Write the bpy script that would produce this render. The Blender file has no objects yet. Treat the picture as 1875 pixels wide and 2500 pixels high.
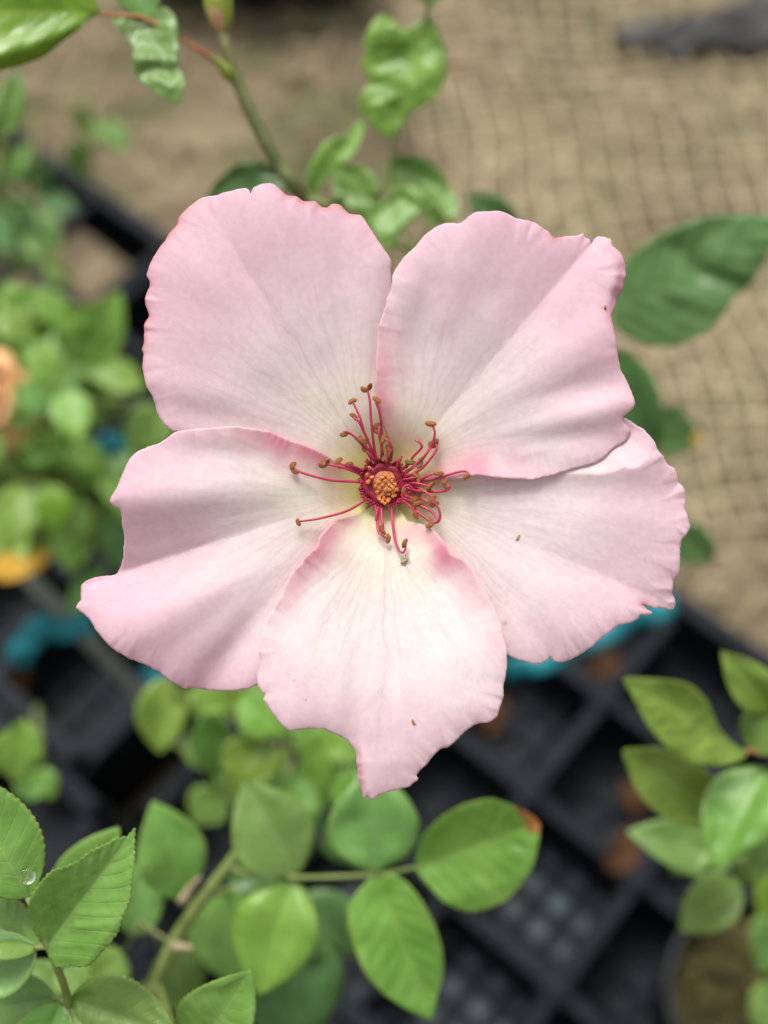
import bpy, math, random
import numpy as np
from mathutils import Vector, Matrix
from mathutils.geometry import delaunay_2d_cdt
from mathutils.kdtree import KDTree

random.seed(7)
rng = np.random.default_rng(7)
sc = bpy.context.scene
C = sc.collection
R = math.radians

# ------------------------------------------------------------------ camera
PITCH = R(60.0)
FPX = 3000.0                       # focal length in photo pixels (photo 1875 x 2500)
CAM = Vector((0.0, 0.0, 0.87))
FWD = Vector((0, math.cos(PITCH), -math.sin(PITCH)))
UP = Vector((0, math.sin(PITCH), math.cos(PITCH)))
RT = Vector((1, 0, 0))
cam = bpy.data.cameras.new('camera')
camo = bpy.data.objects.new('camera', cam)
C.objects.link(camo)
camo.location = CAM
camo.rotation_euler = (math.pi / 2 - PITCH, 0, 0)
cam.sensor_fit = 'VERTICAL'
cam.sensor_height = 36.0
cam.lens = 36.0 * FPX / 2500.0
cam.clip_start = 0.01
cam.clip_end = 300.0
cam.dof.use_dof = True
cam.dof.focus_distance = 0.1960
cam.dof.aperture_fstop = cam.lens / 4.7      # 4.7 mm pupil
sc.camera = camo

# ------------------------------------------------------------------ light
SUN_EL, SUN_AZ = R(60), R(-20)     # azimuth from +Y, towards +X positive
w = bpy.data.worlds.new('World')
sc.world = w
w.use_nodes = True
nt = w.node_tree
bg = nt.nodes['Background']
sky = nt.nodes.new('ShaderNodeTexSky')
sky.sky_type = 'NISHITA'
sky.sun_disc = False
sky.sun_elevation = SUN_EL
sky.sun_rotation = SUN_AZ
sky.dust_density = 6.0
sky.air_density = 1.4
hs = nt.nodes.new('ShaderNodeHueSaturation')
hs.inputs['Saturation'].default_value = 0.12      # cloud cover greys the blue
nt.links.new(sky.outputs[0], hs.inputs['Color'])
nt.links.new(hs.outputs[0], bg.inputs[0])
bg.inputs[1].default_value = 0.105
sl = bpy.data.lights.new('sun', 'SUN')
sl.energy = 1.5
sl.angle = R(24)
sl.color = (1.0, 0.96, 0.90)
so = bpy.data.objects.new('sun', sl)
C.objects.link(so)
sd = Vector((math.sin(SUN_AZ) * math.cos(SUN_EL), math.cos(SUN_AZ) * math.cos(SUN_EL), math.sin(SUN_EL)))
so.rotation_euler = (-sd).to_track_quat('-Z', 'Y').to_euler()
so.location = (0, 0, 5)
sc.view_settings.view_transform = 'Standard'
sc.view_settings.look = 'None'
sc.view_settings.gamma = 1.0
sc.view_settings.exposure = 0.78
sc.render.engine = 'CYCLES'
sc.cycles.use_denoising = True
sc.cycles.max_bounces = 8
sc.cycles.transparent_max_bounces = 8


# ------------------------------------------------------------------ helpers
def P(px, py, d):
    """photo pixel + distance along the view axis (m) -> world point"""
    return CAM + (FWD + RT * ((px - 937.5) / FPX) + UP * ((1250.0 - py) / FPX)) * d


GZ = -0.05                          # ground level


def G(px, py, z=GZ):
    """photo pixel -> point on the horizontal plane at height z"""
    v = FWD + RT * ((px - 937.5) / FPX) + UP * ((1250.0 - py) / FPX)
    return CAM + v * ((CAM.z - z) / -v.z)


def new_mesh(name, verts, faces, mat, smooth=True, uv=None, col=None):
    me = bpy.data.meshes.new(name)
    me.from_pydata([tuple(v) for v in verts], [], [tuple(f) for f in faces])
    if smooth:
        me.polygons.foreach_set('use_smooth', [True] * len(me.polygons))
    if uv is not None:
        lay = me.uv_layers.new(name='uv')
        li = np.empty(len(me.loops), dtype=np.int32)
        me.loops.foreach_get('vertex_index', li)
        lay.data.foreach_set('uv', np.asarray(uv, dtype=np.float32)[li].ravel())
    if col is not None:
        a = me.color_attributes.new('pigment', 'FLOAT_COLOR', 'POINT')
        c4 = np.ones((len(verts), 4), dtype=np.float32)
        c4[:, :3] = col
        a.data.foreach_set('color', c4.ravel())
    if mat is not None:
        me.materials.append(mat)
    me.update()
    return me


def link(name, me, parent=None, loc=None):
    o = bpy.data.objects.new(name, me)
    C.objects.link(o)
    if parent is not None:
        o.parent = parent
    if loc is not None:
        o.location = loc
    return o


def tag(o, label=None, cat=None, group=None, kind=None):
    if label: o['label'] = label
    if cat: o['category'] = cat
    if group: o['group'] = group
    if kind: o['kind'] = kind
    return o


def thing(name, label, cat, loc, group=None):
    o = bpy.data.objects.new(name, None)
    C.objects.link(o)
    o.empty_display_size = 0.01
    o.location = loc
    return tag(o, label, cat, group)


class MB:
    """collects geometry of ONE piece (world coordinates)"""
    def __init__(s):
        s.v, s.f, s.uv = [], [], []

    def add(s, v, f, uv=None):
        b = len(s.v)
        s.v += [Vector(p) for p in v]
        s.f += [tuple(i + b for i in q) for q in f]
        s.uv += uv if uv is not None else [(0, 0)] * len(v)

    def tube(s, pts, rad, sides=8, cap=True):
        pts = [Vector(p) for p in pts]
        n = len(pts)
        if not hasattr(rad, '__len__'):
            rad = [rad] * n
        v, f, uv = [], [], []
        prev = None
        for i in range(n):
            t = (pts[min(i + 1, n - 1)] - pts[max(i - 1, 0)]).normalized()
            if prev is None:
                a = Vector((0, 0, 1)) if abs(t.z) < 0.9 else Vector((1, 0, 0))
                prev = (a - t * a.dot(t)).normalized()
            else:
                prev = (prev - t * prev.dot(t)).normalized()
            b = t.cross(prev)
            for k in range(sides):
                an = 2 * math.pi * k / sides
                v.append(pts[i] + (prev * math.cos(an) + b * math.sin(an)) * rad[i])
                uv.append((k / sides, i / (n - 1)))
        for i in range(n - 1):
            for k in range(sides):
                k2 = (k + 1) % sides
                f.append((i * sides + k, i * sides + k2, (i + 1) * sides + k2, (i + 1) * sides + k))
        if cap:
            f.append(tuple(range(sides))[::-1])
            f.append(tuple((n - 1) * sides + k for k in range(sides)))
        s.add(v, f, uv)

    def box(s, c, ax, ay, az):
        c, ax, ay, az = map(Vector, (c, ax, ay, az))
        v = [c + ax * i + ay * j + az * k for i in (-1, 1) for j in (-1, 1) for k in (-1, 1)]
        f = [(0, 1, 3, 2), (4, 6, 7, 5), (0, 4, 5, 1), (2, 3, 7, 6), (0, 2, 6, 4), (1, 5, 7, 3)]
        s.add(v, f)

    def build(s, name, mat, parent=None, origin=None, smooth=True):
        o0 = Vector(origin) if origin is not None else Vector((0, 0, 0))
        me = new_mesh(name, [p - o0 for p in s.v], s.f, mat, smooth, s.uv)
        return link(name, me, parent)


def spline(pts, n):
    """Catmull-Rom through 3D points, n samples"""
    p = np.array([tuple(q) for q in pts], float)
    if len(p) == 2:
        t = np.linspace(0, 1, n)[:, None]
        return [Vector(q) for q in p[0] * (1 - t) + p[1] * t]
    p = np.vstack([2 * p[0] - p[1], p, 2 * p[-1] - p[-2]])
    out = []
    m = len(p) - 3
    for t in np.linspace(0, m - 1e-9, n):
        i = int(t); u = t - i
        a, b, c, d = p[i:i + 4]
        q = 0.5 * ((2 * b) + (c - a) * u + (2 * a - 5 * b + 4 * c - d) * u * u + (3 * b - a - 3 * c + d) * u ** 3)
        out.append(Vector(q))
    return out


def vnoise(x, y, seed=0):
    """smooth value noise, numpy"""
    xi, yi = np.floor(x).astype(np.int64), np.floor(y).astype(np.int64)
    xf, yf = x - xi, y - yi
    def h(a, b):
        n = (a * 374761393 + b * 668265263 + seed * 1442695041) & 0x7fffffff
        n = ((n ^ (n >> 13)) * 1274126177) & 0x7fffffff
        return (n ^ (n >> 16)) / 0x7fffffff * 2 - 1
    u, v = xf * xf * (3 - 2 * xf), yf * yf * (3 - 2 * yf)
    return (h(xi, yi) * (1 - u) + h(xi + 1, yi) * u) * (1 - v) + (h(xi, yi + 1) * (1 - u) + h(xi + 1, yi + 1) * u) * v


def sstep(x, a, b):
    t = np.clip((x - a) / (b - a), 0, 1)
    return t * t * (3 - 2 * t)


# ------------------------------------------------------------------ materials
def mat_new(name):
    m = bpy.data.materials.new(name)
    m.use_nodes = True
    return m, m.node_tree, m.node_tree.nodes, m.node_tree.links, m.node_tree.nodes['Principled BSDF']


def ramp(N, stops, interp='LINEAR'):
    r = N.new('ShaderNodeValToRGB')
    r.color_ramp.interpolation = interp
    el = r.color_ramp.elements
    while len(el) < len(stops):
        el.new(0.5)
    for e, (p, c) in zip(el, stops):
        e.position = p
        e.color = (*c, 1) if len(c) == 3 else c
    return r


def simple(name, col, rough=0.6, spec=0.3, noise=0.15, scale=60, bump=0.0, bscale=200, col2=None):
    m, nt, N, L, b = mat_new(name)
    tc = N.new('ShaderNodeTexCoord')
    nz = N.new('ShaderNodeTexNoise'); nz.inputs['Scale'].default_value = scale; nz.inputs['Detail'].default_value = 5
    L.new(tc.outputs['Object'], nz.inputs['Vector'])
    c2 = col2 if col2 else tuple(c * (1 + noise) for c in col)
    r = ramp(N, [(0.3, tuple(c * (1 - noise) for c in col)), (0.7, c2)])
    L.new(nz.outputs['Fac'], r.inputs[0])
    L.new(r.outputs[0], b.inputs['Base Color'])
    b.inputs['Roughness'].default_value = rough
    b.inputs['Specular IOR Level'].default_value = spec
    if bump > 0:
        n2 = N.new('ShaderNodeTexNoise'); n2.inputs['Scale'].default_value = bscale; n2.inputs['Detail'].default_value = 4
        L.new(tc.outputs['Object'], n2.inputs['Vector'])
        bp = N.new('ShaderNodeBump'); bp.inputs['Strength'].default_value = bump; bp.inputs['Distance'].default_value = 0.002
        L.new(n2.outputs['Fac'], bp.inputs['Height'])
        L.new(bp.outputs[0], b.inputs['Normal'])
    return m


def petal_material(name):
    m, nt, N, L, b = mat_new(name)
    at = N.new('ShaderNodeAttribute'); at.attribute_name = 'pigment'
    uv = N.new('ShaderNodeUVMap'); uv.uv_map = 'uv'
    mp = N.new('ShaderNodeMapping'); mp.inputs['Scale'].default_value = (16, 9, 1)
    L.new(uv.outputs[0], mp.inputs[0])
    nz = N.new('ShaderNodeTexNoise'); nz.inputs['Scale'].default_value = 1.6; nz.inputs['Detail'].default_value = 6
    nz.inputs['Roughness'].default_value = 0.65; nz.inputs['Distortion'].default_value = 0.4
    L.new(mp.outputs[0], nz.inputs['Vector'])
    tc = N.new('ShaderNodeTexCoord')
    n2 = N.new('ShaderNodeTexNoise'); n2.inputs['Scale'].default_value = 900; n2.inputs['Detail'].default_value = 4
    L.new(tc.outputs['Object'], n2.inputs['Vector'])
    # fine pigment mottle
    r1 = ramp(N, [(0.3, (0.992, 0.97, 0.975)), (0.7, (1.008, 1.02, 1.016))])
    L.new(nz.outputs['Fac'], r1.inputs[0])
    mx = N.new('ShaderNodeMix'); mx.data_type = 'RGBA'; mx.blend_type = 'MULTIPLY'; mx.inputs[0].default_value = 1.0
    L.new(at.outputs['Color'], mx.inputs[6]); L.new(r1.outputs[0], mx.inputs[7])
    r2 = ramp(N, [(0.35, (0.97, 0.95, 0.955)), (0.65, (1.02, 1.03, 1.03))])
    L.new(n2.outputs['Fac'], r2.inputs[0])
    mx2 = N.new('ShaderNodeMix'); mx2.data_type = 'RGBA'; mx2.blend_type = 'MULTIPLY'; mx2.inputs[0].default_value = 1.0
    L.new(mx.outputs[2], mx2.inputs[6]); L.new(r2.outputs[0], mx2.inputs[7])
    # relief
    ad = N.new('ShaderNodeMath'); ad.operation = 'MULTIPLY_ADD'; ad.inputs[1].default_value = 1.0
    L.new(nz.outputs['Fac'], ad.inputs[0])
    ml = N.new('ShaderNodeMath'); ml.operation = 'MULTIPLY'; ml.inputs[1].default_value = 0.45
    L.new(n2.outputs['Fac'], ml.inputs[0]); L.new(ml.outputs[0], ad.inputs[2])
    bp = N.new('ShaderNodeBump'); bp.inputs['Strength'].default_value = 0.11; bp.inputs['Distance'].default_value = 0.0005
    L.new(ad.outputs[0], bp.inputs['Height'])
    L.new(mx2.outputs[2], b.inputs['Base Color'])
    L.new(bp.outputs[0], b.inputs['Normal'])
    b.inputs['Roughness'].default_value = 0.55
    b.inputs['Specular IOR Level'].default_value = 0.22
    b.inputs['Subsurface Weight'].default_value = 0.30
    b.inputs['Subsurface Radius'].default_value = (1.0, 0.4, 0.4)
    b.inputs['Subsurface Scale'].default_value = 0.0012
    b.inputs['Sheen Weight'].default_value = 0.12
    b.inputs['Sheen Roughness'].default_value = 0.4
    tr = N.new('ShaderNodeBsdfTranslucent')
    L.new(mx2.outputs[2], tr.inputs['Color']); L.new(bp.outputs[0], tr.inputs['Normal'])
    ms = N.new('ShaderNodeMixShader'); ms.inputs[0].default_value = 0.30
    L.new(b.outputs[0], ms.inputs[1]); L.new(tr.outputs[0], ms.inputs[2])
    L.new(ms.outputs[0], N['Material Output'].inputs['Surface'])
    return m


def leaf_material(name, dark, light, rib, margin, rough=0.36):
    m, nt, N, L, b = mat_new(name)
    uv = N.new('ShaderNodeUVMap'); uv.uv_map = 'uv'
    sx = N.new('ShaderNodeSeparateXYZ'); L.new(uv.outputs[0], sx.inputs[0])
    def M(op, a, bb=None, c=None):
        n = N.new('ShaderNodeMath'); n.operation = op
        for i, q in enumerate((a, bb, c)):
            if q is None: continue
            if isinstance(q, (int, float)): n.inputs[i].default_value = q
            else: L.new(q, n.inputs[i])
        return n.outputs[0]
    au = M('ABSOLUTE', M('MULTIPLY_ADD', sx.outputs[0], 2.0, -1.0))        # 0 midrib .. 1 margin
    mid = M('SUBTRACT', 1.0, M('SMOOTH_MIN', M('DIVIDE', au, 0.055), 1.0, 0.2))
    ph = M('SUBTRACT', M('MULTIPLY', sx.outputs[1], 9.0), M('MULTIPLY', au, 1.9))
    tri = M('ABSOLUTE', M('SUBTRACT', M('FRACT', ph), 0.5))
    ven = M('MAXIMUM', M('SUBTRACT', 1.0, M('DIVIDE', tri, 0.09)), 0.0)
    tc = N.new('ShaderNodeTexCoord')
    nz = N.new('ShaderNodeTexNoise'); nz.inputs['Scale'].default_value = 90; nz.inputs['Detail'].default_value = 6
    L.new(tc.outputs['Object'], nz.inputs['Vector'])
    rr = ramp(N, [(0.28, dark), (0.72, light)])
    L.new(nz.outputs['Fac'], rr.inputs[0])
    oi = N.new('ShaderNodeObjectInfo')
    hv = N.new('ShaderNodeHueSaturation')
    hv.inputs['Saturation'].default_value = 1.0
    L.new(M('MULTIPLY_ADD', oi.outputs['Random'], 0.035, 0.485), hv.inputs['Hue'])
    L.new(M('MULTIPLY_ADD', oi.outputs['Random'], 0.30, 0.86), hv.inputs['Value'])
    L.new(rr.outputs[0], hv.inputs['Color'])
    def mixc(f, a, col):
        n = N.new('ShaderNodeMix'); n.data_type = 'RGBA'
        L.new(f, n.inputs[0]); L.new(a, n.inputs[6]); n.inputs[7].default_value = (*col, 1)
        return n.outputs[2]
    c = mixc(M('MULTIPLY', ven, 0.10), hv.outputs[0], rib)
    c = mixc(M('MULTIPLY', mid, 0.5), c, rib)
    mg = M('MAXIMUM', M('MULTIPLY_ADD', au, 11.0, -10.1), 0.0)
    c = mixc(M('MINIMUM', M('MULTIPLY', mg, 0.7), 0.7), c, margin)
    # paler underside
    ge = N.new('ShaderNodeNewGeometry')
    c = mixc(M('MULTIPLY', ge.outputs['Backfacing'], 0.4), c, (0.30, 0.40, 0.22))
    L.new(c, b.inputs['Base Color'])
    b.inputs['Roughness'].default_value = rough
    b.inputs['Specular IOR Level'].default_value = 0.6
    n2 = N.new('ShaderNodeTexNoise'); n2.inputs['Scale'].default_value = 700; n2.inputs['Detail'].default_value = 3
    L.new(tc.outputs['Object'], n2.inputs['Vector'])
    hgt = M('SUBTRACT', M('MULTIPLY', n2.outputs['Fac'], 0.6), M('MULTIPLY', ven, 0.18))
    bp = N.new('ShaderNodeBump'); bp.inputs['Strength'].default_value = 0.5; bp.inputs['Distance'].default_value = 0.0006
    L.new(hgt, bp.inputs['Height']); L.new(bp.outputs[0], b.inputs['Normal'])
    tr = N.new('ShaderNodeBsdfTranslucent')
    L.new(c, tr.inputs['Color'])
    ms = N.new('ShaderNodeMixShader'); ms.inputs[0].default_value = 0.32
    L.new(b.outputs[0], ms.inputs[1]); L.new(tr.outputs[0], ms.inputs[2])
    L.new(ms.outputs[0], N['Material Output'].inputs['Surface'])
    return m


MAT = {}
MAT['petal'] = petal_material('petal_pink')
MAT['fresh'] = leaf_material('leaf_fresh', (0.150, 0.290, 0.026), (0.290, 0.475, 0.080), (0.36, 0.50, 0.13), (0.33, 0.42, 0.06))
MAT['mid'] = leaf_material('leaf_mid', (0.130, 0.265, 0.034), (0.245, 0.425, 0.090), (0.31, 0.46, 0.13), (0.30, 0.39, 0.06))
MAT['dark'] = leaf_material('leaf_dark', (0.055, 0.145, 0.026), (0.115, 0.250, 0.066), (0.16, 0.29, 0.09), (0.17, 0.27, 0.05))
MAT['blue'] = leaf_material('leaf_bluish', (0.130, 0.255, 0.045), (0.235, 0.410, 0.105), (0.26, 0.43, 0.16), (0.27, 0.38, 0.07))
MAT['mint_sheen'] = leaf_material('leaf_mint_sheen', (0.190, 0.360, 0.085), (0.330, 0.540, 0.200), (0.36, 0.54, 0.22), (0.30, 0.42, 0.09))  # paler green puts the light sheen of the leaf into its colour
MAT['deep'] = leaf_material('leaf_deep', (0.075, 0.190, 0.040), (0.135, 0.300, 0.085), (0.18, 0.34, 0.10), (0.20, 0.33, 0.07), 0.45)
MAT['lime'] = leaf_material('leaf_lime', (0.125, 0.225, 0.005), (0.215, 0.340, 0.018), (0.36, 0.48, 0.08), (0.42, 0.38, 0.05), 0.33)
MAT['yellow'] = simple('leaf_yellowed', (0.62, 0.36, 0.04), 0.55, 0.3, 0.25, 90)
MAT['brown'] = simple('leaf_brown', (0.075, 0.034, 0.014), 0.75, 0.2, 0.4, 120, 0.5, 400)
MAT['scorch'] = simple('leaf_scorch', (0.36, 0.14, 0.045), 0.7, 0.2, 0.4, 200)
MAT['stem'] = simple('stem_green', (0.17, 0.24, 0.055), 0.5, 0.35, 0.25, 150, 0.2, 500, (0.24, 0.29, 0.09))
MAT['stem_olive'] = simple('stem_olive', (0.15, 0.19, 0.065), 0.5, 0.3, 0.25, 150, 0.2, 500, (0.20, 0.21, 0.085))
MAT['red_stem'] = simple('stem_red', (0.38, 0.16, 0.075), 0.5, 0.3, 0.2, 150)
MAT['bud'] = simple('bud_green', (0.26, 0.33, 0.05), 0.5, 0.35, 0.3, 250)
MAT['bud_pink'] = simple('bud_petal', (0.60, 0.36, 0.20), 0.5, 0.3, 0.2, 200)
MAT['crimson'] = simple('disc_crimson', (0.24, 0.010, 0.032), 0.45, 0.35, 0.3, 900, 0.15, 1500)
MAT['filament'] = simple('filament_rose', (0.44, 0.032, 0.088), 0.42, 0.4, 0.2, 500)
MAT['filament_dark'] = simple('filament_dark', (0.30, 0.014, 0.040), 0.5, 0.35, 0.3, 500)
MAT['anther'] = simple('anther_tan', (0.42, 0.115, 0.030), 0.65, 0.25, 0.5, 1400, 0.6, 2500, (0.66, 0.27, 0.085))
MAT['anther_green'] = simple('anther_olive', (0.22, 0.16, 0.06), 0.65, 0.25, 0.4, 900, 0.5, 2500)
MAT['dome'] = simple('pistil_peach', (0.50, 0.15, 0.075), 0.55, 0.3, 0.3, 700, 0.4, 2500, (0.58, 0.25, 0.13))  # deepened tone paints the shaded gaps between the stigmas
MAT['stigma'] = simple('stigma_apricot', (0.60, 0.14, 0.035), 0.55, 0.3, 0.35, 1200, 0.3, 3000, (0.82, 0.30, 0.08))
MAT['tan'] = simple('insect_tan', (0.36, 0.26, 0.15), 0.6, 0.3, 0.3, 1500)
MAT['black'] = simple('tray_plastic', (0.0075, 0.0105, 0.0145), 0.65, 0.16, 0.25, 60, 0.25, 160)
MAT['black2'] = simple('pot_plastic', (0.014, 0.016, 0.018), 0.5, 0.28, 0.25, 60, 0.25, 160)
MAT['plate'] = simple('tray_floor', (0.010, 0.013, 0.018), 0.6, 0.25, 0.5, 25, 0.3, 120)  # ambient light put into the tone, paler than the dividers
MAT['teal'] = simple('teal_plastic', (0.012, 0.20, 0.24), 0.4, 0.4, 0.15, 60)
MAT['soil'] = simple('soil_mix', (0.022, 0.018, 0.009), 0.9, 0.1, 0.5, 120, 1.0, 250, (0.075, 0.066, 0.024))
MAT['peat'] = simple('peat_soil', (0.10, 0.072, 0.048), 0.9, 0.1, 0.5, 22, 0.8, 200, (0.23, 0.18, 0.115))
MAT['moss'] = simple('moss_grit', (0.055, 0.052, 0.014), 0.9, 0.1, 0.5, 150, 0.8, 400, (0.20, 0.17, 0.065))
MAT['dark_soil'] = simple('soil_dark', (0.018, 0.018, 0.018), 0.8, 0.2, 0.4, 60, 0.6, 150)  # darker soil tone used in the far pots
MAT['lit_patch'] = simple('lit_patch_grey', (0.055, 0.075, 0.085), 0.5, 0.3, 0.3, 50)  # paler grey standing in for light on the lattice floor
MAT['cane'] = simple('cane_grey', (0.25, 0.27, 0.24), 0.6, 0.3, 0.25, 60)
MAT['net'] = simple('net_straw', (0.58, 0.48, 0.31), 0.7, 0.2, 0.2, 40)
MAT['straw'] = simple('straw', (0.25, 0.20, 0.118), 0.75, 0.2, 0.3, 6, 0, 1, (0.42, 0.345, 0.215))
MAT['orange'] = simple('petal_orange', (0.82, 0.36, 0.13), 0.55, 0.25, 0.15, 60, 0, 1, (0.86, 0.52, 0.27))


def ground_material():
    m, nt, N, L, b = mat_new('ground_earth')
    tc = N.new('ShaderNodeTexCoord')
    n1 = N.new('ShaderNodeTexNoise'); n1.inputs['Scale'].default_value = 5.5; n1.inputs['Detail'].default_value = 6; n1.inputs['Roughness'].default_value = 0.6
    n2 = N.new('ShaderNodeTexNoise'); n2.inputs['Scale'].default_value = 34; n2.inputs['Detail'].default_value = 6; n2.inputs['Roughness'].default_value = 0.7
    n3 = N.new('ShaderNodeTexNoise'); n3.inputs['Scale'].default_value = 13; n3.inputs['Detail'].default_value = 4
    for n in (n1, n2, n3): L.new(tc.outputs['Object'], n.inputs['Vector'])
    r1 = ramp(N, [(0.30, (0.105, 0.083, 0.056)), (0.5, (0.190, 0.150, 0.098)), (0.70, (0.245, 0.200, 0.122))])
    L.new(n1.outputs['Fac'], r1.inputs[0])
    r3 = ramp(N, [(0.50, (0, 0, 0)), (0.60, (1, 1, 1))]); L.new(n3.outputs['Fac'], r3.inputs[0])
    mx = N.new('ShaderNodeMix'); mx.data_type = 'RGBA'
    ml = N.new('ShaderNodeMath'); ml.operation = 'MULTIPLY'; ml.inputs[1].default_value = 0.7
    L.new(r3.outputs[0], ml.inputs[0]); L.new(ml.outputs[0], mx.inputs[0])
    L.new(r1.outputs[0], mx.inputs[6]); mx.inputs[7].default_value = (0.100, 0.112, 0.050, 1)
    r2 = ramp(N, [(0.3, (0.62, 0.60, 0.56)), (0.7, (1.25, 1.25, 1.22))]); L.new(n2.outputs['Fac'], r2.inputs[0])
    m2 = N.new('ShaderNodeMix'); m2.data_type = 'RGBA'; m2.blend_type = 'MULTIPLY'; m2.inputs[0].default_value = 1
    L.new(mx.outputs[2], m2.inputs[6]); L.new(r2.outputs[0], m2.inputs[7])
    L.new(m2.outputs[2], b.inputs['Base Color'])
    b.inputs['Roughness'].default_value = 0.9; b.inputs['Specular IOR Level'].default_value = 0.1
    bp = N.new('ShaderNodeBump'); bp.inputs['Strength'].default_value = 0.8; bp.inputs['Distance'].default_value = 0.01
    L.new(n2.outputs['Fac'], bp.inputs['Height']); L.new(bp.outputs[0], b.inputs['Normal'])
    return m


MAT['ground'] = ground_material()

# ------------------------------------------------------------------ ground
n = 90
gx = np.concatenate([np.linspace(-60, -1.6, 12), np.linspace(-1.5, 1.5, n), np.linspace(1.6, 60, 12)])
gy = np.concatenate([np.linspace(-60, -0.6, 12), np.linspace(-0.5, 2.8, n), np.linspace(2.9, 120, 14)])
XX, YY = np.meshgrid(gx, gy)
ZZ = vnoise(XX * 7, YY * 7, 3) * 0.006 + vnoise(XX * 25, YY * 25, 4) * 0.004
ZZ = ZZ * ((np.abs(XX) < 1.5) & (YY > -0.5) & (YY < 2.8)) - 0.006 + GZ
nx, ny = len(gx), len(gy)
gv = np.stack([XX.ravel(), YY.ravel(), ZZ.ravel()], 1)
gf = [(j * nx + i, j * nx + i + 1, (j + 1) * nx + i + 1, (j + 1) * nx + i) for j in range(ny - 1) for i in range(nx - 1)]
tag(link('ground', new_mesh('ground', gv, gf, MAT['ground'])), kind='structure')

# dry grass litter on the ground
mb = MB()
for i in range(11000):
    x, y = random.uniform(-0.75, 0.95), random.uniform(0.42, 1.75)
    if random.random() > 0.35 + 0.65 * (x > 0.0):
        continue
    a = random.uniform(0, 6.28)
    l = random.uniform(0.012, 0.045); wd = random.uniform(0.0008, 0.0022)
    z = GZ + random.uniform(0.0015, 0.008)
    d = Vector((math.cos(a), math.sin(a), random.uniform(-0.1, 0.25)))
    s = Vector((-math.sin(a), math.cos(a), 0)) * wd
    c = Vector((x, y, z))
    mb.add([c - s, c + s, c + d * l * 0.5 + s * 0.8 + Vector((0, 0, 0.003)), c + d * l * 0.5 - s * 0.8 + Vector((0, 0, 0.003)), c + d * l], [(0, 1, 2, 3), (3, 2, 4)])
tag(mb.build('dry_grass', MAT['straw'], smooth=False), 'straw coloured dry grass litter scattered over the bare earth', 'grass', kind='stuff')

# netting laid over the ground
mb = MB()
na = R(-83); nb = R(4)
da = Vector((math.cos(na) * -1, math.sin(na) * -1, 0)); db = Vector((math.cos(nb), math.sin(nb), 0))
o0 = Vector((0.10, 0.50, 0.0))
CELL = 0.028
def netpt(i, j):
    p = o0 + db * (i * CELL) + da * (j * CELL)
    q = np.array([p.x * 9.0]), np.array([p.y * 9.0])
    p = p + Vector((float(vnoise(*q, 11)[0]), float(vnoise(*q, 12)[0]), 0)) * 0.010
    p.z = GZ + 0.004 + 0.003 * float(vnoise(q[0] * 1.5, q[1] * 1.5, 13)[0])
    return p
NI, NJ = 33, 48
for i in range(NI):
    mb.tube([netpt(i, j * 0.5) for j in range(2 * NJ)], [0.0015 + 0.0005 * math.sin(j * 1.3 + i) for j in range(2 * NJ)], 5)
for j in range(NJ):
    mb.tube([netpt(i * 0.5, j) for i in range(2 * NI)], [0.0015 + 0.0005 * math.sin(i * 1.7 + j) for i in range(2 * NI)], 5)
tag(mb.build('ground_netting', MAT['net']), 'straw coloured square mesh netting spread flat over the dry ground', 'netting')

# ------------------------------------------------------------------ plastic trays
TU = Vector((math.cos(R(49.5)), math.sin(R(49.5)), 0))
TV = Vector((math.sin(R(49.5)), -math.cos(R(49.5)), 0))
CS = 0.088
TZ = 0.07
T0 = G(1294, 1929, TZ); T0.z = 0


def tp(u, v, z=0.0):
    return T0 + TU * (u * CS) + TV * (v * CS) + Vector((0, 0, z))


ZV = Vector((0, 0, 1))


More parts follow.
